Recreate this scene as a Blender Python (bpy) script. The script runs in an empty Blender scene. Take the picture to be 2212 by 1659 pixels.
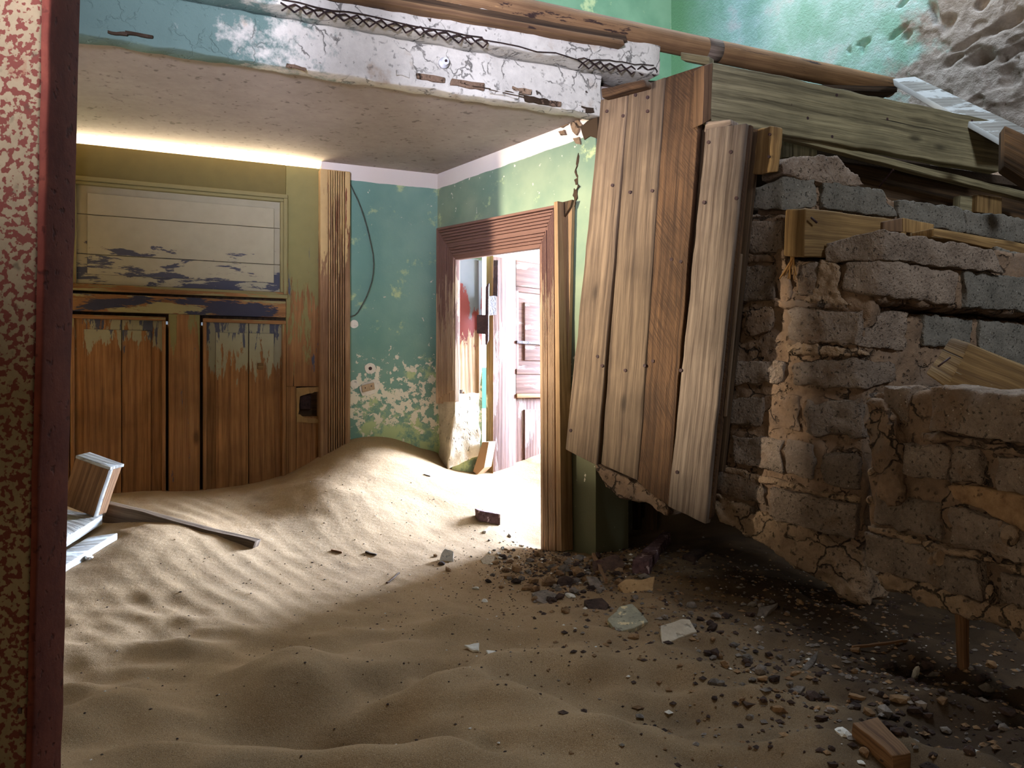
import bpy, bmesh, math, random
import numpy as np
from mathutils import Vector, noise as MN

random.seed(7)
SC = bpy.context.scene
COL = SC.collection
F = 1750.0; CX = 1106.0; CY = 829.5; EYE = 1.0

# ------------------------------------------------------------------ camera
cam_d = bpy.data.cameras.new('camera'); cam = bpy.data.objects.new('camera', cam_d); COL.objects.link(cam)
cam.location = (0, 0, EYE); cam.rotation_euler = (math.pi / 2, 0, 0)
cam_d.sensor_width = 36; cam_d.lens = 36 * F / 2212; cam_d.clip_start = 0.02
SC.camera = cam
SC.view_settings.view_transform = 'Standard'; SC.view_settings.look = 'None'
SC.view_settings.exposure = 0.0; SC.view_settings.gamma = 1.0
SC.view_settings.use_curve_mapping = False

# ------------------------------------------------------------------ world and lights
w = bpy.data.worlds.new('sky'); SC.world = w; w.use_nodes = True
bg = w.node_tree.nodes['Background']; bg.inputs[0].default_value = (0.62, 0.78, 1.0, 1); bg.inputs[1].default_value = 0.35

def area(name, loc, target, sx, sy, power, color, spread=180):
    d = bpy.data.lights.new(name, 'AREA'); d.shape = 'RECTANGLE'; d.size = sx; d.size_y = sy
    d.energy = power; d.color = color; d.spread = math.radians(spread)
    o = bpy.data.objects.new(name, d); COL.objects.link(o); o.location = loc
    v = Vector(target) - Vector(loc); o.rotation_euler = v.to_track_quat('-Z', 'Y').to_euler()
    return o
# daylight of the window in the room beyond the open door
area('far_room_window_light', (2.1, 5.0, 1.50), (-0.2, 3.1, 0.7), 1.4, .8, 2000, (0.62, 0.76, 1.0))
# low warm daylight coming in through the opening of the left wall
area('left_opening_light', (-4.4, 1.15, 1.95), (0.25, 2.85, 1.35), .10, .35, 58, (1.0, 0.88, 0.69), 60)
# sky above the open stairwell
area('stairwell_sky_light', (1.2, 3.1, 4.05), (1.0, 2.4, 2.0), 1.6, 1.4, 72, (0.74, 0.87, 1.0))
# added bluish fill, low behind, brightening the beam and the landing underside
area('beam_fill_light', (-0.5, -1.2, 1.25), (-0.35, 2.45, 2.22), 0.4, 0.3, 15, (0.76, 0.78, 1.0), 38)
# added warm fill from behind for the brick faces
area('rear_warm_fill', (-.8, -1.3, 1.15), (1.7, 1.7, 1.2), 0.7, 0.5, 4.0, (1.0, 0.80, 0.58), 84)
# added bluish fill from the right for the brick faces and the wide board
area('right_blue_fill', (2.3, -.4, 2.9), (1.5, 2.3, 1.6), 0.6, 0.6, 6.5, (0.84, 0.92, 1.0), 58)
# sunlit yard outside the closed door, seen only through the gap over it
area('yard_light', (-1.5, 4.35, 1.70), (-1.1, 3.2, 1.90), 1.6, 0.36, 900, (1.0, 0.80, 0.52))
# ------------------------------------------------------------------ geometry helpers
def ray(px, py): return Vector(((px - CX) / F, 1.0, (CY - py) / F))
def P(px, py, Y): r = ray(px, py); return Vector((r.x * Y, Y, EYE + r.z * Y))
class Pl:
    """vertical plane through o with horizontal direction d; tilt leans its top away"""
    def __init__(s, o, d, tilt=0.0):
        s.o = Vector((o[0], o[1], EYE if len(o) < 3 else o[2])); s.d = Vector((d[0], d[1], 0)).normalized()
        n = Vector((-s.d.y, s.d.x, 0)); n = n if n.y > 0 else -n
        n = (n - Vector((0, 0, tilt))).normalized(); s.n = n
        s.up = n.cross(s.d) if n.cross(s.d).z > 0 else -n.cross(s.d)
    def hit(s, px, py, off=0.0):
        r = ray(px, py); c = Vector((0, 0, EYE)); o = s.o + s.n * off
        return c + r * ((o - c).dot(s.n) / r.dot(s.n))
    def uv(s, px, py): p = s.hit(px, py) - s.o; return p.dot(s.d), p.dot(s.up)
    def at(s, u, v, off=0.0): return s.o + s.d * u + s.up * v + s.n * off
A = Pl((-0.331, 3.6), (0.916, 0.4013))
B = Pl((-0.331, 3.6), (0.6126, -0.7904))
CEIL = 1.933
dA = A.d.copy(); dB = B.d.copy()

def link(name, me, mat=None, parent=None):
    o = bpy.data.objects.new(name, me); COL.objects.link(o)
    if mat: me.materials.append(mat)
    if parent: o.parent = parent
    return o
def empty(name, loc=(0, 0, 0)):
    o = bpy.data.objects.new(name, None); COL.objects.link(o); o.location = loc; o.empty_display_size = 0.05
    return o
def tag(o, label=None, cat=None, group=None, kind=None):
    if label: o['label'] = label
    if cat: o['category'] = cat
    if group: o['group'] = group
    if kind: o['kind'] = kind
    return o

def axis_samples(size, r, step):
    r = min(r, size * 0.45)
    n = max(1, int(round((size - 2 * r) / step)))
    inner = [r + (size - 2 * r) * i / n for i in range(n + 1)]
    return [0, r * .35] + inner + [size - r * .35, size] if r > 0 else inner
def hexa(name, c8, mat, parent=None, r=0.004, step=0.03, amp=0.0, fr=12.0, edge=0.0, smooth=True, grain=0):
    """rounded block through eight corners: c8[0:4] front TL TR BR BL, c8[4:8] back; grain 0/1/2 picks the grain axis"""
    c = [Vector(p) for p in c8]
    o0 = sum(c, Vector()) / 8
    c = [p - o0 for p in c]
    L = [((c[1] - c[0]).length + (c[2] - c[3]).length) / 2, ((c[3] - c[0]).length + (c[2] - c[1]).length) / 2, ((c[4] - c[0]).length + (c[6] - c[2]).length) / 2]
    L = [max(x, 1e-4) for x in L]
    st = step if isinstance(step, (list, tuple)) else (step,) * 3
    ax = [axis_samples(L[i], r, st[i]) for i in range(3)]
    verts = {}; V = []; UVc = []
    def idx(i, j, k):
        key = (i, j, k)
        if key in verts: return verts[key]
        q = [ax[0][i], ax[1][j], ax[2][k]]
        rr = [min(r, L[m] * .45) for m in range(3)]
        inn = [min(max(q[m], rr[m]), L[m] - rr[m]) for m in range(3)]
        d = Vector([q[m] - inn[m] for m in range(3)])
        if d.length > 1e-9:
            m_ = max(abs(x) for x in d); d = d.normalized() * m_
        q2 = [inn[m] + d[m] for m in range(3)]
        a, b, e = (q2[m] / L[m] for m in range(3))
        fr_ = (c[0] * (1 - a) + c[1] * a) * (1 - b) + (c[3] * (1 - a) + c[2] * a) * b
        bk = (c[4] * (1 - a) + c[5] * a) * (1 - b) + (c[7] * (1 - a) + c[6] * a) * b
        p = fr_ * (1 - e) + bk * e
        if amp or edge:
            wp = (p + o0) * fr
            nv = Vector((MN.noise(wp), MN.noise(wp + Vector((31, 7, 3))), MN.noise(wp + Vector((5, 71, 13)))))
            nv2 = MN.noise(wp * 2.7 + Vector((9, 9, 9)))
            p = p + nv * amp + nv * (0.5 * amp * nv2)
            if edge:
                ne = sum(1 for m in range(3) if q[m] < L[m] * .12 or q[m] > L[m] * .88)
                if ne >= 2:
                    ch = max(0.0, MN.noise(wp * 1.6 + Vector((3, 3, 3))) + .1) * edge
                    p = p * 1.0 - (fr_ * 0 + Vector((0, 0, 0)))
                    cen = Vector([L[m] / 2 for m in range(3)])
                    dirl = Vector([cen[m] - q2[m] if (q[m] < L[m] * .12 or q[m] > L[m] * .88) else 0 for m in range(3)])
                    if dirl.length > 0:
                        dirl.normalize()
                        ex = (c[1] - c[0]).normalized(); ey = (c[3] - c[0]).normalized(); ez = (c[4] - c[0]).normalized()
                        p = p + (ex * dirl.x + ey * dirl.y + ez * dirl.z) * ch
        verts[key] = len(V); V.append(p); UVc.append(q)
        return verts[key]
    faces = []; fax = []
    n = [len(x) - 1 for x in ax]
    for i in range(n[0]):
        for j in range(n[1]):
            faces.append([idx(i, j, 0), idx(i, j + 1, 0), idx(i + 1, j + 1, 0), idx(i + 1, j, 0)]); fax.append(2)
            faces.append([idx(i, j, n[2]), idx(i + 1, j, n[2]), idx(i + 1, j + 1, n[2]), idx(i, j + 1, n[2])]); fax.append(2)
    for i in range(n[0]):
        for k in range(n[2]):
            faces.append([idx(i, 0, k), idx(i + 1, 0, k), idx(i + 1, 0, k + 1), idx(i, 0, k + 1)]); fax.append(1)
            faces.append([idx(i, n[1], k), idx(i, n[1], k + 1), idx(i + 1, n[1], k + 1), idx(i + 1, n[1], k)]); fax.append(1)
    for j in range(n[1]):
        for k in range(n[2]):
            faces.append([idx(0, j, k), idx(0, j, k + 1), idx(0, j + 1, k + 1), idx(0, j + 1, k)]); fax.append(0)
            faces.append([idx(n[0], j, k), idx(n[0], j + 1, k), idx(n[0], j + 1, k + 1), idx(n[0], j, k + 1)]); fax.append(0)
    me = bpy.data.meshes.new(name); me.from_pydata([tuple(v) for v in V], [], faces)
    uvl = me.uv_layers.new(name='UVMap'); k = 0; off = random.random() * 7
    data = []
    cross = [m for m in range(3) if m != grain]
    for fi, f in enumerate(faces):
        for vi in f:
            q = UVc[vi]
            if fax[fi] == grain: u, v = q[cross[0]] * .35, q[cross[1]] + off
            elif fax[fi] == cross[0]: u, v = q[grain], q[cross[1]] + off + .37
            else: u, v = q[grain], q[cross[0]] + off
            data += [u + off * 3, v]
    uvl.data.foreach_set('uv', data)
    bm = bmesh.new(); bm.from_mesh(me); bmesh.ops.recalc_face_normals(bm, faces=bm.faces); bm.to_mesh(me); bm.free()
    if smooth and r > .0025 or amp: me.polygons.foreach_set('use_smooth', [True] * len(me.polygons))
    o = link(name, me, mat, parent); o.location = o0 - (parent.location if parent else Vector())
    return o
def plank(name, pl, q, t, mat, parent=None, off=0.0, **k):
    """block whose front face has the pixel corners q = TL TR BR BL on plane pl, t thick"""
    f = [pl.hit(x, y, off) for x, y in q]
    return hexa(name, f + [p + pl.n * t for p in f], mat, parent, **k)
def slab3(name, a, b, c, d, vec, mat, parent=None, **k):
    f = [Vector(a), Vector(b), Vector(c), Vector(d)]
    return hexa(name, f + [p + Vector(vec) for p in f], mat, parent, **k)
def panel(name, pl, u0, u1, z0, z1, off, t, mat, parent=None, **k):
    f = [pl.at(u0, z1 - pl.o.z, off), pl.at(u1, z1 - pl.o.z, off), pl.at(u1, z0 - pl.o.z, off), pl.at(u0, z0 - pl.o.z, off)]
    k.setdefault('step', 0.3); k.setdefault('r', 0.003)
    return hexa(name, f + [p + pl.n * t for p in f], mat, parent, **k)
def ragged(pts, sub=6, amp=0.01, fr=20):
    out = []
    for i in range(len(pts)):
        a, b = pts[i], pts[(i + 1) % len(pts)]
        for k in range(sub):
            p = a.lerp(b, k / sub); out.append(p + Vector((MN.noise(p * fr), MN.noise(p * fr + Vector((7, 7, 7))), MN.noise(p * fr + Vector((17, 3, 7))))) * amp)
    return out
def prism(name, front, vec, mat, parent=None, vox=0.0, amp=0.0, fr=15, smooth=True, bulge=0.0):
    """extrude polygon (3D points) along vec; optional voxel remesh and rough displacement"""
    vec = Vector(vec); n = len(front); o0 = sum(front, Vector()) / n + vec / 2
    V = [p - o0 for p in front] + [p + vec - o0 for p in front]
    faces = [list(range(n)), list(range(2 * n - 1, n - 1, -1))] + [[i, i + n, (i + 1) % n + n, (i + 1) % n] for i in range(n)]
    me = bpy.data.meshes.new(name); me.from_pydata([tuple(v) for v in V], [], faces)
    bm = bmesh.new(); bm.from_mesh(me); bmesh.ops.recalc_face_normals(bm, faces=bm.faces)
    bmesh.ops.triangulate(bm, faces=[f for f in bm.faces if len(f.verts) > 4]); bm.to_mesh(me); bm.free()
    if vox:
        tmp = bpy.data.objects.new('tmp', me); COL.objects.link(tmp)
        m = tmp.modifiers.new('r', 'REMESH'); m.mode = 'VOXEL'; m.voxel_size = vox
        dg = bpy.context.evaluated_depsgraph_get()
        me2 = bpy.data.meshes.new_from_object(tmp.evaluated_get(dg)); bpy.data.objects.remove(tmp)
        me = me2; me.name = name
        bm = bmesh.new(); bm.from_mesh(me); bmesh.ops.smooth_vert(bm, verts=bm.verts, factor=.5, use_axis_x=True, use_axis_y=True, use_axis_z=True)
        bm.normal_update()
        for v in bm.verts:
            w_ = (v.co + o0) * fr
            h = MN.fractal(w_, 0.9, 2.1, 4)
            v.co += v.normal * (h * amp)
        bm.to_mesh(me); bm.free()
    if smooth and vox: me.polygons.foreach_set('use_smooth', [True] * len(me.polygons))
    o = link(name, me, mat, parent); o.location = o0 - (parent.location if parent else Vector())
    return o
def tube(name, pts, r, mat, parent=None, sides=10, caps=True, smooth_pts=0, rr=None):
    pts = [Vector(p) for p in pts]
    if smooth_pts:
        for _ in range(smooth_pts):
            q = [pts[0]]
            for a, b in zip(pts, pts[1:]): q += [a.lerp(b, .25), a.lerp(b, .75)]
            q.append(pts[-1]); pts = q
    o0 = sum(pts, Vector()) / len(pts); V = []; faces = []; U = []
    prev = None; dist = 0
    for i, p in enumerate(pts):
        t = (pts[min(i + 1, len(pts) - 1)] - pts[max(i - 1, 0)]).normalized()
        if prev is None:
            s = t.cross(Vector((0, 0, 1)));
            if s.length < .1: s = t.cross(Vector((1, 0, 0)))
        else: s = prev - t * prev.dot(t)
        s.normalize(); prev = s; b = t.cross(s); R = rr[min(i, len(rr) - 1)] if rr else r
        if i: dist += (p - pts[i - 1]).length
        for k in range(sides):
            a = 2 * math.pi * k / sides; V.append(p - o0 + (s * math.cos(a) + b * math.sin(a)) * R); U.append((dist, k / sides * R * 6))
    for i in range(len(pts) - 1):
        for k in range(sides):
            a = i * sides + k; b = i * sides + (k + 1) % sides; faces.append([a, b, b + sides, a + sides])
    if caps: faces.append(list(range(sides))[::-1]); faces.append([len(V) - sides + k for k in range(sides)])
    me = bpy.data.meshes.new(name); me.from_pydata([tuple(v) for v in V], [], faces)
    uvl = me.uv_layers.new(name='UVMap')
    for l in me.loops: uvl.data[l.index].uv = U[l.vertex_index]
    me.polygons.foreach_set('use_smooth', [len(p.vertices) == 4 for p in me.polygons])
    o = link(name, me, mat, parent); o.location = o0 - (parent.location if parent else Vector())
    return o
def rock_mesh(name, seed, sub=2, flat=0.6, sharp=0.35, mat=None):
    rnd = random.Random(seed); bm = bmesh.new(); bmesh.ops.create_icosphere(bm, subdivisions=sub, radius=.5)
    cuts = [(Vector((rnd.gauss(0, 1), rnd.gauss(0, 1), rnd.gauss(0, 1))).normalized(), rnd.uniform(.26, .42)) for _ in range(9)]
    for v in bm.verts:
        for nrm, d in cuts:
            e = v.co.dot(nrm) - d
            if e > 0: v.co -= nrm * e
        v.co += v.co.normalized() * MN.noise(v.co * 5 + Vector((seed, 0, 0))) * .05
        v.co.z *= flat
    me = bpy.data.meshes.new(name); bm.to_mesh(me); bm.free()
    if mat: me.materials.append(mat)
    return me

# ------------------------------------------------------------------ materials
class NT:
    def __init__(s, name):
        s.m = bpy.data.materials.new(name); s.m.use_nodes = True; s.t = s.m.node_tree; s.N = s.t.nodes; s.L = s.t.links
        s.b = s.N['Principled BSDF']; s.b.inputs['Specular IOR Level'].default_value = 0.25
    def n(s, ty, **k):
        x = s.N.new('ShaderNode' + ty)
        for a, v in k.items(): setattr(x, a, v)
        return x
    def put(s, sock, v):
        if hasattr(v, 'links') or isinstance(v, bpy.types.NodeSocket): s.L.new(v, sock)
        elif isinstance(v, (tuple, list)) and len(v) == 3 and sock.type == 'RGBA': sock.default_value = (*v, 1)
        elif isinstance(v, (int, float)) and sock.type == 'RGBA': sock.default_value = (v, v, v, 1)
        else: sock.default_value = v
    def uv(s): return s.n('TexCoord').outputs['UV']
    def obj(s):
        g = s.n('NewGeometry'); return g.outputs['Position']
    def map(s, vec, scale, loc=(0, 0, 0), rot=(0, 0, 0)):
        m = s.n('Mapping'); s.put(m.inputs[0], vec); m.inputs['Scale'].default_value = scale; m.inputs['Location'].default_value = loc; m.inputs['Rotation'].default_value = rot
        return m.outputs[0]
    def noise(s, vec, sc, det=4, rough=.55, dist=0.0):
        x = s.n('TexNoise'); s.put(x.inputs['Vector'], vec); x.inputs['Scale'].default_value = sc; x.inputs['Detail'].default_value = det
        x.inputs['Roughness'].default_value = rough; x.inputs['Distortion'].default_value = dist; return x.outputs['Fac']
    def ramp(s, f, stops, interp='LINEAR'):
        r = s.n('ValToRGB'); s.put(r.inputs[0], f); e = r.color_ramp.elements; r.color_ramp.interpolation = interp
        while len(e) < len(stops): e.new(.5)
        for i, (p, c) in enumerate(stops):
            e[i].position = p; e[i].color = (c, c, c, 1) if isinstance(c, (int, float)) else (*c, 1)
        return r.outputs[0]
    def mix(s, f, a, b, mode='MIX'):
        m = s.n('Mix', data_type='RGBA', blend_type=mode); s.put(m.inputs[0], f); s.put(m.inputs[6], a); s.put(m.inputs[7], b); return m.outputs[2]
    def math(s, op, a, b=0.0, clamp=False):
        m = s.n('Math', operation=op, use_clamp=clamp); s.put(m.inputs[0], a); s.put(m.inputs[1], b); return m.outputs[0]
    def z(s):
        x = s.n('SeparateXYZ'); s.put(x.inputs[0], s.obj()); return x.outputs[2]
    def band(s, v, lo, hi):
        m = s.n('MapRange'); s.put(m.inputs[0], v); m.inputs[1].default_value = lo; m.inputs[2].default_value = hi; return m.outputs[0]
    def out(s, col, rough=.8, bump=None, bs=.3, bd=.01):
        s.put(s.b.inputs['Base Color'], col); s.put(s.b.inputs['Roughness'], rough)
        if bump is not None:
            x = s.n('Bump'); x.inputs['Strength'].default_value = bs; x.inputs['Distance'].default_value = bd; s.put(x.inputs['Height'], bump); s.L.new(x.outputs[0], s.b.inputs['Normal'])
        return s.m
def srgb(*c): return tuple(((x / 255) / 12.92 if x / 255 <= .04045 else ((x / 255 + .055) / 1.055) ** 2.4) for x in c)

def wood(name, dark, light, paints=(), rand=.35, bs=.5, knots=True, gs=1.0, saw=False):
    """paints: (colour, coverage 0..1, along-scale, across-scale, (z0, z1) or None) peel following the grain"""
    t = NT(name); uv = t.uv(); rn = t.n('ObjectInfo').outputs['Random']
    g = t.noise(t.map(uv, (1.3 * gs, 44 * gs, 1)), 1.0, 8, .66, .25)
    fine = t.noise(t.map(uv, (7, 240, 1)), 1.0, 4, .6, .2)
    wv = t.n('TexWave'); wv.wave_type = 'BANDS'; wv.bands_direction = 'Y'
    t.put(wv.inputs['Vector'], t.map(uv, (.55, 1, 1))); wv.inputs['Scale'].default_value = 14 * gs; wv.inputs['Distortion'].default_value = 6.0; wv.inputs['Detail'].default_value = 2.0; wv.inputs['Detail Scale'].default_value = .28
    f = t.math('ADD', t.math('MULTIPLY', g, .75), t.math('MULTIPLY', wv.outputs['Fac'], .07))
    f = t.math('ADD', t.math('MULTIPLY', fine, .46), t.math('SUBTRACT', f, .15))
    col = t.ramp(f, [(.34, dark), (.5, tuple((a + b) / 2 for a, b in zip(dark, light))), (.66, light)])
    crk_ = t.ramp(t.noise(t.map(uv, (1.1, 70, 1), (3, 1, 0)), 1.0, 3, .5), [(.27, 0.0), (.31, 1.0)])
    col = t.mix(crk_, tuple(x * .3 for x in dark), col)
    h = t.math('ADD', t.math('MULTIPLY', fine, .8), t.math('MULTIPLY', wv.outputs['Fac'], .35))
    if knots:
        v = t.n('TexVoronoi'); t.put(v.inputs['Vector'], t.map(uv, (3.2, 8.5, 1))); v.inputs['Scale'].default_value = 1.0
        k = t.ramp(v.outputs['Distance'], [(.05, 1.0), (.13, 0.0)])
        col = t.mix(t.math('MULTIPLY', k, .75), col, tuple(x * .35 for x in dark))
    h = t.math('ADD', h, crk_)
    if saw:
        sn = t.noise(t.map(uv, (150, 130, 1), rot=(0, 0, .75)), 1.0, 2, .5) if False else t.noise(t.map(t.map(uv, (1, 1, 1), rot=(0, 0, .8)), (240, 9, 1)), 1.0, 3, .6)
        sg = t.ramp(t.noise(uv, 7, 3), [(.42, 0.0), (.58, .75)])
        col = t.mix(t.math('MULTIPLY', t.ramp(sn, [(.44, 1.0), (.54, 0.0)]), sg), col, dark); h = t.math('ADD', h, t.math('MULTIPLY', sn, .8))
    dirt = t.noise(t.obj(), 5.0, 4)
    col = t.mix(t.ramp(dirt, [(.42, .0), (.7, .45)]), col, tuple(x * .55 for x in dark))
    for (pc, cov, su, sv, zr) in paints:
        n1 = t.noise(t.map(uv, (su, sv, 1), (rnd_.random() * 9, rnd_.random() * 9, 0)), 1.0, 7, .68, .3)
        if zr: n1 = t.math('ADD', n1, t.math('MULTIPLY', t.math('SUBTRACT', t.band(t.z(), zr[0], zr[1]), .5), .55))
        e = .5 + (.5 - cov) * .55
        k = t.ramp(n1, [(e - .012, 0.0), (e + .012, 1.0)])
        pcv = t.mix(t.noise(t.obj(), 22, 3), tuple(x * .8 for x in pc), pc)
        col = t.mix(k, col, pcv); h = t.mix(k, h, .95)
    br = t.math('ADD', t.math('MULTIPLY', rn, rand), 1 - rand / 2)
    cc = t.n('CombineColor'); [t.put(cc.inputs[i], br) for i in range(3)]
    col = t.mix(1.0, col, cc.outputs[0], 'MULTIPLY')
    return t.out(col, .75, h, bs, .004)
rnd_ = random.Random(3)
def mineral(name, c1, c2, sc=14, speck=None, bs=.6, bd=.01, fine=90, rand=.2, stain=None, cracks=0.0, rough=.9):
    t = NT(name); p = t.obj(); rn = t.n('ObjectInfo').outputs['Random']
    a = t.noise(p, sc, 6, .62); b = t.noise(p, fine, 4, .65)
    col = t.ramp(t.math('ADD', t.math('MULTIPLY', a, .7), t.math('MULTIPLY', b, .3)), [(.36, c1), (.64, c2)])
    if stain:
        s = t.noise(p, stain[1], 5, .6); col = t.mix(t.ramp(s, [(stain[2], 0.0), (stain[2] + .12, .9)]), col, stain[0])
    if speck:
        v = t.noise(p, speck[1], 2, .5); col = t.mix(t.ramp(v, [(speck[2], 0.0), (speck[2] + .04, 1.0)]), col, speck[0])
    pit = t.ramp(t.noise(p, fine * .9, 2), [(.28, 0.0), (.38, 1.0)])
    col = t.mix(t.math('MULTIPLY', t.math('SUBTRACT', 1.0, pit), .6), col, tuple(x * .3 for x in c1))
    h = t.math('ADD', t.math('MULTIPLY', a, .6), t.math('ADD', t.math('MULTIPLY', b, .5), t.math('MULTIPLY', pit, .5)))
    if cracks:
        nz = t.n('TexNoise'); t.put(nz.inputs['Vector'], p); nz.inputs['Scale'].default_value = 28; nz.inputs['Detail'].default_value = 4
        va = t.n('VectorMath', operation='MULTIPLY_ADD'); t.put(va.inputs[0], nz.outputs['Color']); va.inputs[1].default_value = (.06, .06, .06); t.put(va.inputs[2], p)
        vo = t.n('TexVoronoi', feature='DISTANCE_TO_EDGE'); t.put(vo.inputs['Vector'], va.outputs[0]); vo.inputs['Scale'].default_value = 13
        gate = t.ramp(t.noise(p, 8, 3), [(.5 - cracks * .25, 0.0), (.58 - cracks * .25, 1.0)])
        ck = t.math('MULTIPLY', t.ramp(vo.outputs['Distance'], [(.012, 1.0), (.04, 0.0)]), gate)
        col = t.mix(t.math('MULTIPLY', ck, .85), col, tuple(x * .22 for x in c1)); h = t.math('SUBTRACT', h, t.math('MULTIPLY', ck, 1.2))
    br = t.math('ADD', t.math('MULTIPLY', rn, rand), 1 - rand / 2)
    cc = t.n('CombineColor'); [t.put(cc.inputs[i], br) for i in range(3)]
    col = t.mix(1.0, col, cc.outputs[0], 'MULTIPLY')
    return t.out(col, rough, h, bs, bd)

def m_greenwall(name, base, alt, peel=True, cove=True, chips=0.58, low=None):
    t = NT(name); p = t.obj(); z = t.z()
    n1 = t.noise(p, 4, 4); col = t.ramp(n1, [(.35, base), (.65, alt)])
    pale = t.noise(p, 7, 8, .68)
    lo = t.math('MULTIPLY', t.band(z, 1.12, .72), .17)
    if low: col = t.mix(t.math('MULTIPLY', t.band(z, 1.45, .95), .9), col, low)
    else: col = t.mix(t.ramp(t.math('ADD', pale, lo), [(.60, 0.0), (.67, .85)]), col, srgb(196, 208, 150))
    h = 1.0
    if peel:
        q = t.noise(p, 30, 8, .66, .2)
        zb = t.n('FloatCurve'); t.put(zb.inputs[1], t.math('MULTIPLY', z, .5))
        c = zb.mapping.curves[0]; c.points[0].location = (0, .6); c.points[1].location = (1, 0)
        for x, y in ((.33, .35), (.40, .62), (.47, .85), (.515, .72), (.56, .46), (.62, .22), (.85, .16), (.92, .25)): c.points.new(x, y)
        zb.mapping.update()
        s = t.math('ADD', q, t.math('MULTIPLY', zb.outputs[0], .26))
        k = t.ramp(s, [(chips + .135, 0.0), (chips + .15, 1.0)])
        col = t.mix(k, col, srgb(232, 224, 206)); h = t.math('SUBTRACT', 1.0, k)
    if cove:
        k = t.ramp(t.math('ADD', z, t.math('MULTIPLY', t.math('SUBTRACT', t.noise(p, 9, 3), .5), .012)), [(.0, 0.0), (1.0, 1.0)])
        kk = t.n('Math', operation='GREATER_THAN'); t.put(kk.inputs[0], t.math('ADD', z, t.math('MULTIPLY', t.math('SUBTRACT', t.noise(p, 9, 3), .5), .012))); kk.inputs[1].default_value = 1.866
        col = t.mix(kk.outputs[0], col, srgb(226, 214, 204))
    h = t.math('ADD', t.math('MULTIPLY', h, .6), t.math('MULTIPLY', t.noise(p, 120, 3), .3))
    return t.out(col, .7, h, .5, .004)

M = {}
M['green'] = m_greenwall('green_wall_paint', srgb(112, 150, 138), srgb(134, 166, 150))
M['pier'] = m_greenwall('pier_olive_paint', srgb(116, 140, 120), srgb(142, 158, 132), cove=False, chips=.62, low=srgb(104, 100, 74))  # shares the light-warmed green, blends to olive towards the foot
M['green_b'] = m_greenwall('green_wall_paint_warm_lit', srgb(116, 140, 120), srgb(142, 158, 132))  # wall green with the yellow of the warm light put into the colour
M['green_plain'] = m_greenwall('green_upper_paint', srgb(104, 146, 112), srgb(128, 166, 130), peel=True, cove=False, chips=.66)
M['ceil'] = mineral('ceiling_limewash', srgb(150, 138, 130), srgb(172, 160, 152), 3, speck=(srgb(110, 94, 86), 26, .74), bs=.06, bd=.003, fine=40, rand=0)
M['beam'] = mineral('beam_limewash', srgb(188, 182, 170), srgb(216, 210, 196), 7, speck=(srgb(70, 60, 52), 30, .72), bs=.5, bd=.006, fine=60, rand=0, stain=(srgb(168, 146, 122), 9, .61), cracks=.1)
def beam_mat():
    m = M['beam']; nt = m.node_tree; b = nt.nodes['Principled BSDF']; src = b.inputs['Base Color'].links[0].from_socket
    g = nt.nodes.new('ShaderNodeNewGeometry'); x = nt.nodes.new('ShaderNodeSeparateXYZ'); nt.links.new(g.outputs['Position'], x.inputs[0])
    n = nt.nodes.new('ShaderNodeTexNoise'); n.inputs['Scale'].default_value = 12; n.inputs['Detail'].default_value = 8; n.inputs['Roughness'].default_value = .7; nt.links.new(g.outputs['Position'], n.inputs['Vector'])
    a = nt.nodes.new('ShaderNodeMath'); a.operation = 'MULTIPLY_ADD'; a.inputs[1].default_value = 1.2; nt.links.new(n.outputs['Fac'], a.inputs[0]); nt.links.new(x.outputs[0], a.inputs[2])
    r = nt.nodes.new('ShaderNodeMapRange'); r.inputs[1].default_value = .02; r.inputs[2].default_value = -.16; nt.links.new(a.outputs[0], r.inputs[0])
    k = nt.nodes.new('ShaderNodeMix'); k.data_type = 'RGBA'; k.inputs[7].default_value = (*srgb(98, 120, 112), 1); nt.links.new(r.outputs[0], k.inputs[0]); nt.links.new(src, k.inputs[6]); nt.links.new(k.outputs[2], b.inputs['Base Color'])
beam_mat()
M['lath'] = mineral('lath_iron', srgb(36, 28, 30), srgb(60, 42, 36), 30, rand=0)
M['plaster'] = mineral('old_plaster', srgb(176, 160, 140), srgb(214, 200, 178), 10, bs=.6, bd=.01, fine=50, rand=0)
M['rough'] = mineral('rough_render', srgb(126, 112, 104), srgb(166, 152, 140), 9, bs=.9, bd=.02, fine=60, rand=0)
M['brick'] = mineral('concrete_brick', srgb(118, 101, 88), srgb(154, 135, 119), 16, speck=(srgb(190, 178, 160), 190, .7), bs=1.0, bd=.022, fine=130, rand=.35, stain=(srgb(124, 98, 76), 7, .56))
M['brick_sky_shade'] = mineral('concrete_brick_sky_shade', srgb(98, 93, 85), srgb(128, 121, 111), 16, speck=(srgb(186, 184, 170), 190, .7), bs=1.0, bd=.012, fine=150, rand=.25)  # same bricks, cool sky shade of their right faces put into the colour
M['mortar'] = mineral('brown_mortar', srgb(100, 80, 64), srgb(138, 112, 90), 10, bs=1.0, bd=.012, fine=70, rand=.1, stain=(srgb(120, 102, 88), 6, .52), cracks=.12)
M['mortar_pale'] = mineral('pale_mortar', srgb(130, 106, 84), srgb(162, 136, 110), 12, bs=1.0, bd=.02, fine=70, rand=.1, cracks=.1)
M['plank'] = wood('weathered_plank', srgb(80, 64, 52), srgb(140, 118, 96), bs=.7)
M['plank_pale'] = wood('pale_weathered_plank', srgb(86, 70, 60), srgb(152, 134, 118), bs=.8, gs=1.2)
M['plank_orange'] = wood('rough_sawn_orange_plank', srgb(58, 40, 28), srgb(114, 84, 58), bs=.7, saw=True)
M['riser'] = wood('grey_green_riser', srgb(84, 76, 56), srgb(164, 152, 118), bs=.7)
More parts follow.
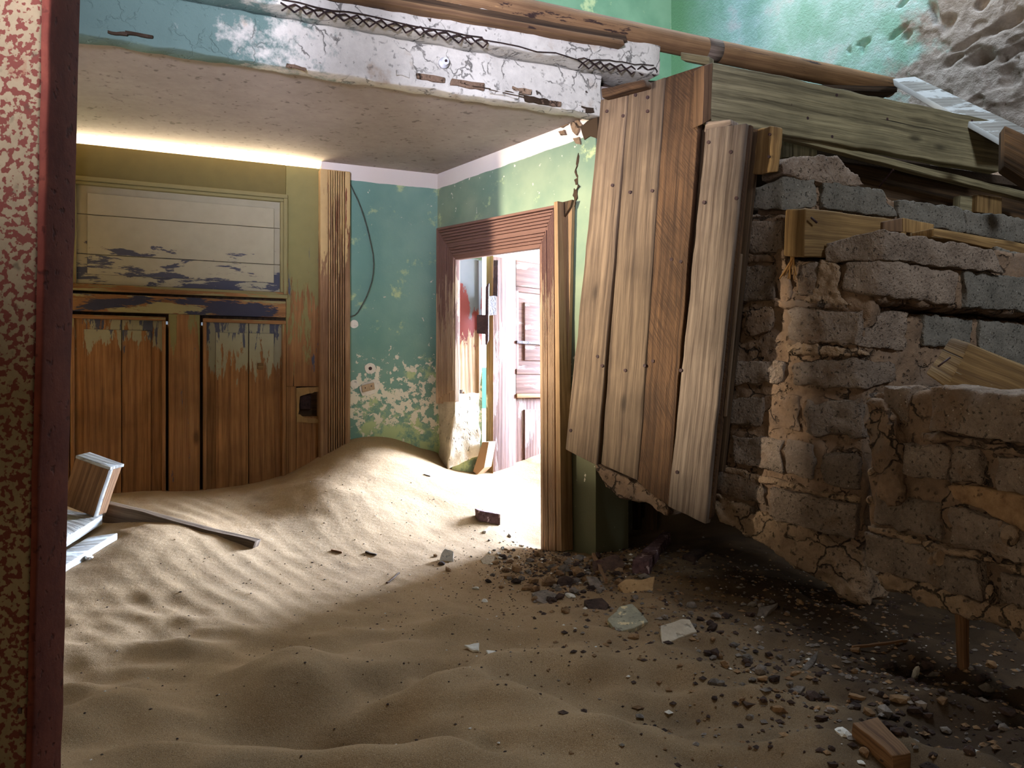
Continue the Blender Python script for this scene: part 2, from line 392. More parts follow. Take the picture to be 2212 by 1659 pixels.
M['riser_end'] = wood('brown_end_grain', srgb(80, 58, 42), srgb(126, 96, 70))
M['dark_wood'] = wood('dark_timber', srgb(46, 34, 24), srgb(98, 74, 50))
M['ochre'] = wood('ochre_timber', srgb(98, 72, 42), srgb(160, 128, 82), [(srgb(214, 204, 176), .22, 3, 30, None)])
M['pole'] = wood('brown_painted_pole', srgb(104, 76, 52), srgb(150, 116, 80), [(srgb(56, 40, 34), .30, 3, 12, None), (srgb(186, 142, 92), .25, 2.5, 9, None)], knots=False, bs=.2)
M['white_wood'] = wood('whitened_board', srgb(112, 106, 100), srgb(168, 166, 160), [(srgb(196, 198, 198), .42, 3, 14, None)], bs=.6)
M['stud'] = wood('brown_stud', srgb(96, 66, 44), srgb(160, 120, 84))
DO, DOD = srgb(122, 84, 52), srgb(174, 126, 80)
OL, SL, WH = srgb(140, 132, 84), srgb(84, 86, 100), srgb(180, 172, 146)
M['door_stile'] = wood('door_stile_paint', DO, DOD, [(OL, .62, 2.2, 16, (.95, 1.75)), (SL, .26, 3.2, 20, None)], rand=.05)
M['door_top'] = wood('door_top_rail_paint', DO, DOD, [(srgb(124, 112, 66), 1.0, 1, 5, None)], rand=0, knots=False)
M['door_panel'] = wood('door_upper_panel_paint', DO, DOD, [(WH, .97, 2, 9, None), (SL, .40, 4.5, 20, (1.75, 1.2))], rand=.04, knots=False)
M['door_rail'] = wood('door_mid_rail_paint', DO, DOD, [(srgb(160, 148, 104), .45, 2.5, 14, None), (srgb(62, 62, 78), .46, 3, 12, None)], rand=0)
M['door_board'] = wood('door_lower_board', srgb(116, 78, 46), srgb(180, 130, 82), [(srgb(166, 160, 130), .05, 5, 24, (.90, 1.18)), (SL, .08, 4, 22, (.8, 1.3))], rand=.16)
M['door_board_painted'] = wood('door_lower_board_painted', srgb(116, 78, 46), srgb(180, 130, 82), [(srgb(160, 154, 126), .34, 5, 26, (.86, 1.22)), (SL, .12, 5, 24, (.8, 1.3))], rand=.1)
M['tan_wood'] = wood('tan_side_board', srgb(132, 102, 72), srgb(188, 154, 116), knots=False)
M['fresh'] = wood('fresh_split_wood', srgb(150, 115, 70), srgb(216, 180, 126), knots=False)
M['mould'] = wood('door_moulding', DO, DOD, [(srgb(150, 140, 96), .45, 3, 30, (.9, 1.7))], rand=.1, knots=False)
M['trimA'] = wood('fluted_trim_paint', srgb(118, 82, 56), srgb(182, 144, 106), [(srgb(112, 56, 40), .22, 3.4, 24, (.9, 2.1)), (srgb(206, 174, 120), .30, 3, 24, (.9, 1.95))], rand=.05, knots=False)
M['trimB'] = wood('door_frame_paint', srgb(142, 112, 90), srgb(204, 174, 144), [(srgb(128, 94, 82), .40, 3.4, 26, (.85, 1.65))], rand=.05, knots=False)
M['jambB'] = wood('door_jamb_paint', srgb(150, 112, 80), srgb(214, 178, 138), [(srgb(134, 58, 48), .50, 4, 12, (.95, 1.45)), (srgb(120, 122, 122), .45, 3.5, 8, (1.1, 1.6))], rand=0)
M['leafB'] = wood('open_door_leaf', srgb(84, 52, 42), srgb(128, 94, 80), [(srgb(136, 118, 110), .4, 2, 12, None)], rand=.05, knots=False, bs=.3)
M['iron'] = mineral('rusty_dark_iron', srgb(44, 30, 34), srgb(72, 48, 46), 40, rand=0, rough=.6)
M['post'] = mineral('rusty_olive_post_paint', srgb(112, 98, 72), srgb(140, 122, 92), 6, bs=.35, bd=.003, fine=60, rand=0, speck=(srgb(98, 50, 38), 170, .50), stain=(srgb(116, 66, 44), 30, .62))
M['post_edge'] = mineral('rusty_maroon_edge', srgb(86, 38, 28), srgb(112, 56, 40), 20, rand=0, bs=.4, bd=.003)
M['wire'] = mineral('grey_cable', srgb(70, 78, 74), srgb(96, 100, 92), 30, rand=0)
M['porcelain'] = mineral('porcelain', srgb(206, 206, 210), srgb(226, 226, 230), 10, bs=.05, rand=0, rough=.35)
M['socket'] = mineral('socket_plaster', srgb(226, 216, 204), srgb(240, 232, 222), 20, rand=0, bs=.3)
M['beige'] = mineral('beige_plate', srgb(176, 150, 124), srgb(196, 170, 142), 20, rand=0)
M['far'] = mineral('far_room_limewash', srgb(216, 208, 196), srgb(232, 224, 212), 6, rand=0)
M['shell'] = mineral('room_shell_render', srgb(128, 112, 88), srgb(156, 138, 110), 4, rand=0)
M['dark_shell'] = mineral('dark_shell_render', srgb(58, 46, 38), srgb(80, 66, 54), 4, rand=0)  # darker version of the room shell render
M['stone_tan'] = mineral('tan_rubble', srgb(112, 84, 60), srgb(158, 126, 92), 30, rand=.5)
M['stone_grey'] = mineral('grey_rubble', srgb(96, 88, 82), srgb(146, 134, 124), 30, rand=.5)
M['stone_dark'] = mineral('dark_rubble', srgb(46, 36, 34), srgb(84, 66, 58), 30, rand=.5)
M['stone_white'] = mineral('white_plaster_chip', srgb(212, 206, 196), srgb(238, 234, 226), 30, rand=.15)
M['tan_slab'] = mineral('tan_slab', srgb(176, 140, 98), srgb(206, 170, 124), 20, rand=0)
M['lichen'] = mineral('speckled_plaster', srgb(150, 146, 128), srgb(184, 176, 150), 30, speck=(srgb(226, 208, 166), 60, .57), rand=0, stain=(srgb(84, 50, 50), 24, .62))
M['purple'] = mineral('purple_brown_debris', srgb(74, 52, 54), srgb(122, 92, 92), 30, rand=.1, speck=(srgb(190, 166, 166), 50, .62))
M['plate'] = mineral('rusted_plate', srgb(70, 52, 46), srgb(104, 80, 68), 30, rand=0, stain=(srgb(70, 36, 40), 24, .5))
M['straw'] = wood('straw', srgb(150, 104, 54), srgb(210, 164, 104), knots=False)

def sand_mat():
    t = NT('sand'); p = t.obj()
    a = t.noise(p, 2.2, 4); b = t.noise(p, 420, 3, .7); c = t.noise(p, 900, 1)
    col = t.ramp(a, [(.3, srgb(154, 124, 88)), (.7, srgb(172, 143, 108))])
    col = t.mix(t.ramp(b, [(.36, .55), (.5, 0.0)]), col, srgb(100, 78, 56))
    col = t.mix(t.ramp(c, [(.60, 0.0), (.68, .6)]), col, srgb(226, 206, 176))
    x = t.n('SeparateXYZ'); t.put(x.inputs[0], p)
    # dirt, and shade painted into the sand colour, under the broken wall
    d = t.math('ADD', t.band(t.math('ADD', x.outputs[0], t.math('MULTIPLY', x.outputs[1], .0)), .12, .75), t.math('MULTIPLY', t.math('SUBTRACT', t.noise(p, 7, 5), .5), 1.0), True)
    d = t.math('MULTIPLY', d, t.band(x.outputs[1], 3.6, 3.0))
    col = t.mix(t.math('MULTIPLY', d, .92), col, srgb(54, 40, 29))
    h = t.math('ADD', t.math('MULTIPLY', b, .6), t.math('MULTIPLY', t.noise(p, 60, 4), .9))
    return t.out(col, .95, h, .55, .004)
M['sand'] = sand_mat()

# ------------------------------------------------------------------ sand surface
def vnoise(x, y, seed=0):
    xi = np.floor(x).astype(int); yi = np.floor(y).astype(int); xf = x - xi; yf = y - yi
    def h(a, b):
        n = (a * 374761393 + b * 668265263 + seed * 974711) & 0x7fffffff
        n = ((n ^ (n >> 13)) * 1274126177) & 0x7fffffff
        return ((n ^ (n >> 16)) & 0xffff) / 65535.0
    u = xf * xf * (3 - 2 * xf); v = yf * yf * (3 - 2 * yf)
    return (h(xi, yi) * (1 - u) + h(xi + 1, yi) * u) * (1 - v) + (h(xi, yi + 1) * (1 - u) + h(xi + 1, yi + 1) * u) * v - .5
ctl = []
for px, py in ((-60, 1085), (95, 1078), (245, 1068), (320, 1062), (400, 1062), (480, 1055), (560, 1043), (640, 1018), (694, 985), (725, 966), (757, 950), (800, 943), (850, 948), (900, 965), (942, 977)):
    p = A.hit(px, py); ctl.append(tuple(p))
    q = p + A.n * .35; ctl.append(tuple(q))
for px, py in ((966, 1005), (1060, 1060), (1165, 1182), (1215, 1190), (1285, 1195)): ctl.append(tuple(B.hit(px, py)))
for px, py, Y in ((1062, 1024, 3.60), (1110, 1000, 3.75), (1160, 972, 3.95), (1370, 1130, 3.35), (1480, 1130, 3.2),
                  (850, 1010, 3.2), (700, 1060, 2.95), (560, 1110, 2.85), (430, 1120, 2.75), (335, 1133, 2.62), (250, 1190, 2.4), (180, 1265, 2.2), (100, 1330, 2.0), (230, 1130, 2.72), (130, 1190, 2.5),
                  (600, 1250, 2.35), (800, 1200, 2.6), (950, 1130, 2.95), (1050, 1140, 3.0), (950, 1240, 2.5), (850, 1290, 2.25), (600, 1330, 2.05), (350, 1330, 2.02),
                  (1106, 1300, 2.2), (1106, 1400, 1.78), (700, 1450, 1.68), (300, 1450, 1.68), (100, 1500, 1.55), (1106, 1659, 1.25), (600, 1659, 1.24), (100, 1659, 1.22), (1600, 1659, 1.25), (2212, 1659, 1.2),
                  (1400, 1400, 1.75), (1350, 1270, 2.3), (1600, 1350, 1.95), (1500, 1230, 2.5), (1700, 1260, 2.4), (1850, 1420, 1.8), (2100, 1500, 1.6), (2000, 1350, 2.1), (1900, 1250, 2.6)):
    ctl.append(tuple(P(px, py, Y)))
ctl += [(-2.2, .5, .5), (-2.2, 2, .55), (-1.5, -.8, .44), (0, -1.2, .43), (1.5, -1, .43), (2.6, 1, .45), (2.6, 2.5, .45), (2.2, 3.4, .5), (0, 0, .42), (1.0, .5, .42), (-1, .5, .43), (1.3, 4.6, .68), (.6, 4.4, .70), (2.2, 4.2, .62), (-1.8, 3.7, .64), (1.5, 5.6, .72), (-.2, 4.6, .75), (.35, 3.6, .62), (.9, 3.6, .6)]
C = np.array(ctl); cxy = C[:, :2]; cz = C[:, 2]
def tps(r2): return np.where(r2 > 1e-12, .5 * r2 * np.log(np.maximum(r2, 1e-12)), 0)
nC = len(C); d2 = ((cxy[:, None] - cxy[None]) ** 2).sum(-1)
K = np.zeros((nC + 3, nC + 3)); K[:nC, :nC] = tps(d2) + np.eye(nC) * 2e-4; K[:nC, nC] = 1; K[:nC, nC + 1:] = cxy; K[nC:, :nC] = K[:nC, nC:].T
Wt = np.linalg.solve(K, np.concatenate([cz, [0, 0, 0]]))
bumps = []
for px, py, Y, r, a in ((640, 1500, 1.62, .10, .026), (480, 1560, 1.45, .13, -.020), (760, 1575, 1.42, .12, -.030), (960, 1500, 1.55, .09, .016), (940, 1440, 1.68, .05, -.020), (730, 1640, 1.28, .09, .026), (900, 1610, 1.33, .06, -.016), (560, 1395, 1.85, .07, -.010), (470, 1500, 1.6, .07, -.014), (1150, 1560, 1.42, .10, .018), (1250, 1520, 1.5, .10, -.016), (980, 1640, 1.28, .06, .018), (1050, 1630, 1.3, .03, -.012), (1330, 1590, 1.38, .08, .014), (850, 1480, 1.6, .05, -.012), (300, 1560, 1.45, .12, .016), (180, 1600, 1.38, .12, -.016), (1000, 1350, 1.95, .07, .012), (1450, 1560, 1.45, .1, -.012), (1060, 1440, 1.68, .05, .01)):
    q = P(px, py, Y); bumps.append((q.x, q.y, r, a * 2.2))
for u, v, r, a in ((0.62, 1.18, .1, .0),): bumps.append((u, v, r, a))
def height(x, y):
    x = np.asarray(x, float); y = np.asarray(y, float); sh = x.shape
    xf = x.ravel(); yf = y.ravel(); z = np.empty_like(xf)
    for i in range(0, len(xf), 20000):
        a = xf[i:i + 20000]; b = yf[i:i + 20000]
        r2 = (a[:, None] - cxy[None, :, 0]) ** 2 + (b[:, None] - cxy[None, :, 1]) ** 2
        z[i:i + 20000] = tps(r2) @ Wt[:nC] + Wt[nC] + Wt[nC + 1] * a + Wt[nC + 2] * b
    wob = vnoise(xf * 3, yf * 3, 5) * .10 + vnoise(xf * 9, yf * 9, 8) * .02
    # wind ripples: crests run from the back left to the front right
    ph = (xf * .72 + yf * .72 + wob * .7) / .066
    rip = (1 - np.abs(np.sin(ph * math.pi))) ** 1.4 - .4
    mask = (.35 + .65 / (1 + np.exp(-(-.55 - xf) / .15))) / (1 + np.exp(-(-.05 - xf) / .12)) * 1 / (1 + np.exp(-(yf - 1.75) / .12)) * (1 / (1 + np.exp((yf - 3.0) / .12))) * (0.55 + vnoise(xf * 2.5, yf * 2.5, 44))
    z = z + rip * .0062 * np.clip(mask, 0, 1)
    near = 1 / (1 + np.exp((yf - 1.95) / .12))
    fl = .038 * (vnoise(xf * 7, yf * 10, 1) + .7 * vnoise(xf * 13, yf * 17, 2))
    z = z + near * fl + .004 * vnoise(xf * 20, yf * 20, 3) + near * .010 * vnoise(xf * 4, yf * 26 + xf * 5, 77)
    for bx, by, r, a in bumps:
        z = z + a * np.exp(-(((xf - bx) / (r * 1.35)) ** 2 + ((yf - by) / r) ** 2))
    rub = (1 / (1 + np.exp(-(xf - .15) / .08))) * (1 / (1 + np.exp((yf - 3.0) / .1)))
    z = z + rub * (.014 * vnoise(xf * 24, yf * 24, 12) + .02 * vnoise(xf * 8, yf * 8, 13))
    return z.reshape(sh)
gx = np.arange(-2.3, 2.9, .0145); gy = np.concatenate([np.arange(-1.6, .9, .06), np.arange(.9, 4.2, .0125), np.arange(4.2, 6.2, .06)])
GX, GY = np.meshgrid(gx, gy); GZ = height(GX, GY)
def G(px, py, dz=0.0):
    r = ray(px, py); ys = np.arange(.6, 4.2, .004)
    zz = EYE + r.z * ys - height(r.x * ys, ys)
    k = np.argmax(zz < 0) if (zz < 0).any() else len(ys) - 1
    return Vector((r.x * ys[k], ys[k], EYE + r.z * ys[k] + dz))
def hz(x, y): return float(height(np.array([x]), np.array([y]))[0])
nx, ny = len(gx), len(gy); me = bpy.data.meshes.new('floor')
vv = np.stack([GX, GY, GZ], -1).reshape(-1, 3); ii = np.arange(nx * ny).reshape(ny, nx)
ff = np.stack([ii[:-1, :-1], ii[:-1, 1:], ii[1:, 1:], ii[1:, :-1]], -1).reshape(-1, 4)
me.vertices.add(len(vv)); me.vertices.foreach_set('co', vv.ravel()); me.loops.add(ff.size); me.loops.foreach_set('vertex_index', ff.ravel())
me.polygons.add(len(ff)); me.polygons.foreach_set('loop_start', np.arange(0, ff.size, 4)); me.polygons.foreach_set('loop_total', np.full(len(ff), 4)); me.polygons.foreach_set('use_smooth', np.ones(len(ff), bool)); me.update()
fl = link('floor', me, M['sand']); tag(fl, 'drifted rippled sand covering the whole floor of the room', 'sand', kind='structure')

# ------------------------------------------------------------------ room shell
def struct(o, label=None): return tag(o, label, None, None, 'structure')
zA = CEIL
# back wall A: left of and right of door 1 (door opening t from -1.66 to trim)
tL, _ = A.uv(90, 800); tTrimL, _ = A.uv(694, 800); tTrimR, _ = A.uv(757, 800)
struct(panel('wall_back', A, tTrimL - .0, 0.06, .2, CEIL + .02, 0.0, .2, M['green'], r=0.0, step=.1), 'green peeling plaster wall between the two doorways')
struct(panel('wall_back', A, -2.6, tL - .05, .2, CEIL + .02, 0.0, .2, M['green'], r=0.0, step=.3), 'wall strip left of the big closed door, behind the post')
# ceiling slab over the sand room and outside the door
b0, b1 = P(110, 55, .933 * F / 774.5), P(1290, 240, .933 * F / 589.5)
beamPl = Pl((b0.x, b0.y), (b1.x - b0.x, b1.y - b0.y))
cx0 = beamPl.at(-1.2, 0, .03); cx1 = beamPl.at((b1 - b0).length + .22, 0, .03)
f4 = [Vector((cx0.x, cx0.y, CEIL)), Vector((cx1.x, cx1.y, CEIL)), Vector((cx1.x, cx1.y, CEIL)) + beamPl.n * 2.2, Vector((cx0.x, cx0.y, CEIL)) + beamPl.n * 2.2]
struct(hexa('ceiling', f4 + [p + Vector((0, 0, .1)) for p in f4], M['ceil'], r=0.0, step=.25), 'grey limewashed underside of the landing above the sand')
# wall B with its doorway
s0, s1 = B.uv(982, 700)[0], B.uv(1163, 700)[0]; sEnd = B.uv(1287, 800)[0]
wr = empty('wall_right', B.at(.5, 0)); struct(wr, 'green wall with the open doorway and pale cornice band')
def boxB(name, u0, u1, z0, z1, mat, **k): return panel(name, B, u0, u1, z0, z1, k.pop('off', 0.0), k.pop('t', .16), mat, wr, **k)
boxB('header', -.02, sEnd, 1.60, CEIL + .02, M['green_b'], r=0.0, step=.06)
boxB('left_pier', -.02, s0 - .02, .2, 1.60, M['green_b'], r=0.0, step=.1)
boxB('right_pier', s1 + .02, sEnd, .2, 1.60, M['pier'], r=0.0, step=.1)
# reveal wall of the second opening under the stairs
q0 = B.at(sEnd, 0); q1 = P(1372, 1128, 3.37)
rv = Pl((q0.x, q0.y), (q1.x - q0.x, q1.y - q0.y)); Lr = (Vector((q1.x, q1.y, 0)) - Vector((q0.x, q0.y, 0))).length
q0 = q0 + B.n * .004; f = [Vector((q0.x, q0.y, 1.93)), Vector((q1.x, q1.y, 1.93)), Vector((q1.x, q1.y, .2)), Vector((q0.x, q0.y, .2))]
struct(hexa('wall_reveal', f + [p - dB * .05 for p in f], M['pier'], r=0, step=.1), 'dark green reveal at the foot of the pier under the boards')
# dark passage behind
f = [Vector((q1.x, q1.y, 2.06)), Vector((3.1, q1.y + .35, 2.06)), Vector((3.1, q1.y + .35, .2)), Vector((q1.x, q1.y, .2))]
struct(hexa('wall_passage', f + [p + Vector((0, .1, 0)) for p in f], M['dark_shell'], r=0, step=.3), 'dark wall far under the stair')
# cornice crack rubble + crack on wall B
def onB(pts, off=-.002): return [B.hit(x, y, off) for x, y in pts]
crk = prism('wall_crack', ragged(onB([(1249, 330), (1244, 358), (1238, 385), (1246, 400), (1237, 414), (1243, 428), (1238, 442), (1240, 462), (1246, 430), (1248, 418), (1252, 404), (1248, 390), (1246, 368), (1251, 342)], -.003), 4, .010, 55), B.n * .004, M['dark_wood']); crk.parent = wr; crk.location -= wr.location
crk2 = prism('broken_corner', onB([(1254, 275), (1268, 262), (1290, 248), (1292, 300), (1274, 294), (1262, 302), (1258, 290)], -.004), B.n * .03, M['dark_wood']); crk2.parent = wr; crk2.location -= wr.location
for i, pts in enumerate(([(1196, 268), (1212, 262), (1226, 268), (1214, 276)], [(1230, 262), (1246, 255), (1256, 268), (1244, 292), (1234, 280)], [(1206, 284), (1218, 280), (1222, 290), (1210, 292)], [(1238, 300), (1250, 296), (1252, 312), (1243, 310)])):
    o = prism('loose_flake', ragged(onB(pts, -.008), 3, .004, 60), B.n * .008, M['mortar_pale'] if i % 2 else M['mortar']); o.parent = wr; o.location -= wr.location

# beam face, soffit, upper face
Lb = (b1 - b0).length
def bm(px, py, off=0): return beamPl.hit(px, py, off)
z2 = bm(700, 54).z
panel_beam = empty('landing_beam', beamPl.at(Lb / 2, .9)); tag(panel_beam, 'whitewashed landing beam with peeling plaster and lath across the top', 'beam', kind='structure')
def pb(name, u0, u1, z0, z1, off, t, mat, **k):
    f = [beamPl.at(u0, z1 - EYE, off), beamPl.at(u1, z1 - EYE, off), beamPl.at(u1, z0 - EYE, off), beamPl.at(u0, z0 - EYE, off)]
    return hexa(name, f + [p + beamPl.n * t for p in f], mat, panel_beam, **k)
pb('lower_face', -1.2, Lb + .02, CEIL - .012, z2, 0, .06, M['beam'], r=.006, step=(.02, .02, .05), amp=.006, fr=18)
uR = (bm(1428, 130, -.07) - beamPl.o).dot(beamPl.d)
pb('upper_face', -1.2, uR, z2 + .004, z2 + .130, -.07, .16, M['beam'], r=.008, step=(.02, .02, .05), amp=.007, fr=22)
pb('landing_slab', -1.2, uR, CEIL + .1, z2 + .14, .09, 2.1, M['dark_shell'], r=0, step=.3)
# ragged plaster flakes along the lower arris
for (px, py, w_, h_, mt) in ((300, 75, 60, 7, 'dark_wood'), (255, 70, 40, 6, 'dark_wood'), (640, 145, 40, 9, 'mortar'), (870, 158, 26, 12, 'beam'), (930, 168, 60, 12, 'mortar'), (1010, 182, 70, 14, 'mortar'), (1090, 200, 60, 14, 'beam'), (1160, 216, 50, 13, 'dark_wood'), (1190, 222, 44, 10, 'mortar'), (1240, 232, 50, 12, 'beam'), (1268, 236, 30, 12, 'dark_wood'), (1130, 196, 40, 10, 'mortar_pale')):
    s = .157
    pts = [(px - w_ / 2, py - h_ / 2 - w_ * s / 2), (px + w_ / 2, py - h_ / 2 + w_ * s / 2), (px + w_ / 2, py + h_ / 2 + w_ * s / 2), (px - w_ / 2, py + h_ / 2 - w_ * s / 2)]
    o = prism('plaster_flake', ragged([bm(x, y, -.008) for x, y in pts], 5, .006, 40), beamPl.n * .007, M[mt]); o.parent = panel_beam; o.location -= panel_beam.location
o = tube('cable_crack', ragged([bm(x, y, -.0075) for x, y in ((980, 176), (1020, 186), (1050, 190), (1090, 196), (1130, 206), (1170, 214), (1200, 226))], 3, .004, 60), .0018, M['dark_wood'], panel_beam, sides=5)

# expanded metal lath, two torn stretches on the lower arris of the upper face
def lath(name, x0, x1, y0, y1, rows, label, cell=26):
    root = empty(name, bm((x0 + x1) / 2, (y0 + y1) / 2, -.08)); tag(root, label, 'wire mesh')
    mb = bmesh.new(); rnd = random.Random(x0)
    pts3 = {}
    n = int((x1 - x0) / cell)
    for i in range(n + 1):
        for j in range(rows + 1):
            x = x0 + (x1 - x0) * i / n + (cell / 2 if j % 2 else 0); y = y0 + (y1 - y0) * i / n + j * 9
            p = bm(x + rnd.uniform(-3, 3), y + rnd.uniform(-2, 2), -.078 - rnd.uniform(0, .014) + .012 * j)
            pts3[i, j] = p
    segs = []
    for i in range(n + 1):
        for j in range(rows):
            for di in ((0, -1) if j % 2 == 0 else (0, 1)):
                if (i + di, j + 1) in pts3: segs.append((pts3[i, j], pts3[i + di, j + 1]))
    V = []; Fc = []
    for a, b in segs:
        d = (b - a).normalized(); s = d.cross(beamPl.n).normalized() * .0022; u = beamPl.n * .0015; k = len(V)
        for p in (a, b): V += [p + s + u, p + s - u, p - s - u, p - s + u]
        Fc += [[k, k + 1, k + 5, k + 4], [k + 1, k + 2, k + 6, k + 5], [k + 2, k + 3, k + 7, k + 6], [k + 3, k, k + 4, k + 7]]
    me = bpy.data.meshes.new('mesh_strands'); me.from_pydata([tuple(v - root.location) for v in V], [], Fc)
    link('mesh_strands', me, M['lath'], root)
    ln = [bm(x0 + (x1 - x0) * k / 12, y0 + (y1 - y0) * k / 12 - 3 + rnd.uniform(-3, 3), -.08) for k in range(13)]
    tube('edge_wire', ln, .002, M['lath'], root, sides=5)
lath('metal_lath', 608, 1042, 4, 84, 2, 'long torn strip of expanded metal lath on the beam, left stretch', 27)
lath('metal_lath', 1248, 1412, 128, 146, 2, 'short bunched piece of metal lath at the beam end by the boards', 21)
cr = tube('lath_wire', [bm(x, y, -.075) for x, y in ((1042, 86), (1080, 92), (1120, 100), (1160, 112), (1200, 114), (1222, 121), (1250, 130))], .002, M['lath'], sides=5); tag(cr, 'bare rusty wire linking the two lath stretches along the beam', 'wire')
# porcelain insulator on the beam
r = empty('insulator', bm(957, 138, -.01)); tag(r, 'small white porcelain insulator knob on the whitewashed beam', 'insulator')
c0 = bm(957, 138)
tube('insulator_body', [c0, c0 - beamPl.n * .012, c0 - beamPl.n * .016, c0 - beamPl.n * .026], .014, M['porcelain'], r, sides=20, rr=[.016, .016, .010, .011])
tube('screw', [c0 - beamPl.n * .026, c0 - beamPl.n * .030], .004, M['iron'], r, sides=8)

# pole (round rail) above the beam, with flat timber under it
z0p = .2
poleP = Pl(tuple(beamPl.at(0, 0, -.05))[:2], beamPl.d)
pa, pbb = poleP.hit(880, -28), poleP.hit(1922, 189)
root = empty('round_pole', (pa + pbb) / 2); tag(root, 'long brown painted round pole slanting across the top', 'pole')
tube('shaft', [pa.lerp(pbb, k / 12) for k in range(13)], .039, M['pole'], root, sides=20)
a, b = pa.lerp(pbb, .545), pa.lerp(pbb, .575); tube('pale_band', [a, b], .0395, M['plank_pale'], root, sides=20)
f = [poleP.hit(700, -45, -.035), poleP.hit(1352, 76, -.035), poleP.hit(1356, 90, -.035), poleP.hit(700, -22, -.035)]
o = hexa('pole_board', f + [p + poleP.n * .05 for p in f], M['dark_wood'], r=.003, step=.06, amp=.002); tag(o, 'dark thin board lying just under the round pole', 'board')
f = [poleP.hit(700, -30, -.06), poleP.hit(1346, 86, -.06), poleP.hit(1350, 97, -.06), poleP.hit(700, -15, -.06)]
o = hexa('pole_batten', f + [p + poleP.n * .06 for p in f], M['pole'], r=.003, step=.06, amp=.002); tag(o, 'brown batten below the dark board on the whitewashed beam', 'batten')

# upper stairwell walls
uc = P(1450, 40, 4.6)
upA = Pl((uc.x, uc.y), dA); upC = Pl((uc.x, uc.y), (0.66, -0.75))
f = [upA.at(-3.2, 3.3), upA.at(0, 3.3), upA.at(0, 1.0), upA.at(-3.2, 1.0)]
struct(hexa('wall_upper_back', f + [p + upA.n * .12 for p in f], M['green_plain'], r=0, step=.3), 'plain green upper stairwell wall above the pole')
# rough chipped wall C: displaced grid with holes
def rough_wall():
    u0, u1, v0, v1 = 0.0, 4.2, -.9, 3.3; nu, nv = 420, 330
    us = np.concatenate([np.linspace(0, 2.3, 380), np.linspace(2.33, 4.6, 50)]); vs = np.concatenate([np.linspace(1.0, 1.12, 5), np.linspace(1.13, 2.4, 200), np.linspace(2.45, 3.3, 20)]); S = 1.4
    U, Vv = np.meshgrid(us, vs)
    U0, V0 = U, Vv; U = U / S; Vv = Vv / S
    n = sum(vnoise(U * s + 3, Vv * s, k) / (i + 1) for i, (s, k) in enumerate(((6, 21), (13, 22), (31, 23))))
    rm = 1 / (1 + np.exp(-(U * .85 - (Vv - .55) * .55 - .55) / .10))
    d = rm * (n * .016 + .006 * vnoise(U * 70, Vv * 70, 31) + .008 * (vnoise(U * 22, Vv * 26, 61) > .12))
    for px, py, rx, ry, dep, rot in ((2020, 30, .012, .035, .03, .3), (2045, 50, .020, .025, .03, 0), (2165, 52, .055, .014, .03, .4), (2195, 40, .03, .012, .025, .4), (1865, 92, .020, .010, .022, .3), (1862, 108, .008, .014, .02, 0), (1940, 70, .03, .010, .02, .4), (1952, 8, .02, .008, .02, .5), (2120, 125, .035, .018, .04, 0), (2190, 110, .04, .014, .03, .4), (2085, 95, .04, .010, .02, .3), (2060, 130, .03, .010, .02, .5), (1805, 150, .012, .007, .02, 0), (2120, 5, .02, .012, .03, .4), (1835, 108, .006, .012, .015, 0), (1958, 76, .012, .012, .02, 0), (2180, 165, .02, .03, .02, .3)):
        p = upC.hit(px, py) - upC.o; uu, v_ = p.dot(upC.d) / S, p.dot(upC.up) / S
        du, dv = U - uu, Vv - v_; a, b = du * math.cos(rot) + dv * math.sin(rot), -du * math.sin(rot) + dv * math.cos(rot)
        a = a + .012 * vnoise(U * 40, Vv * 40, 51); b = b + .012 * vnoise(U * 40, Vv * 40, 52)
        g = 1 / (1 + np.exp(((a / rx) ** 2 + (b / ry) ** 2 - 1) * 3)); d = d + g * dep
    d = d * 1.3; U, Vv = U0, V0
    X = upC.o.x + upC.d.x * U + upC.n.x * d; Y = upC.o.y + upC.d.y * U + upC.n.y * d; Z = upC.o.z + Vv
    h, w_ = U.shape; ii = np.arange(h * w_).reshape(h, w_)
    ff = np.stack([ii[:-1, :-1], ii[:-1, 1:], ii[1:, 1:], ii[1:, :-1]], -1).reshape(-1, 4)
    me = bpy.data.meshes.new('wall_upper_right'); me.from_pydata(np.stack([X, Y, Z], -1).reshape(-1, 3).tolist(), [], ff.tolist())
    me.polygons.foreach_set('use_smooth', [True] * len(ff))
    uvl = me.uv_layers.new(name='UVMap'); lv = np.zeros(len(me.loops), int); me.loops.foreach_get('vertex_index', lv)
    uvl.data.foreach_set('uv', np.stack([U.ravel()[lv] / S, Vv.ravel()[lv] / S], -1).ravel())
    t = NT('pale_blue_flaking_render'); p = t.obj(); uv = t.uv(); x = t.n('SeparateXYZ'); t.put(x.inputs[0], uv)
    blue = t.ramp(t.noise(p, 6, 6, .65), [(.38, srgb(142, 186, 170)), (.55, srgb(170, 205, 200)), (.68, srgb(196, 204, 204))])
    blue = t.mix(t.band(x.outputs[0], .30, .05), blue, srgb(112, 160, 116))
    gr = t.ramp(t.noise(p, 16, 6, .65), [(.35, srgb(138, 126, 116)), (.65, srgb(180, 168, 160))])
    k = t.math('SUBTRACT', t.math('MULTIPLY', x.outputs[0], .85), t.math('MULTIPLY', x.outputs[1], .55))
    k = t.math('ADD', k, t.math('MULTIPLY', t.noise(p, 9, 7, .65), .55)); k = t.ramp(t.math('MULTIPLY', k, .8), [(.34, 0.0), (.43, 1.0)])
    m = t.out(t.mix(k, blue, gr), .85, t.math('ADD', t.noise(p, 70, 5), t.math('MULTIPLY', t.noise(p, 160, 3), .5)), .7, .008)
    return struct(link('wall_upper_right', me, m), 'pale blue stairwell wall flaking to grey render, upper right')
rough_wall()
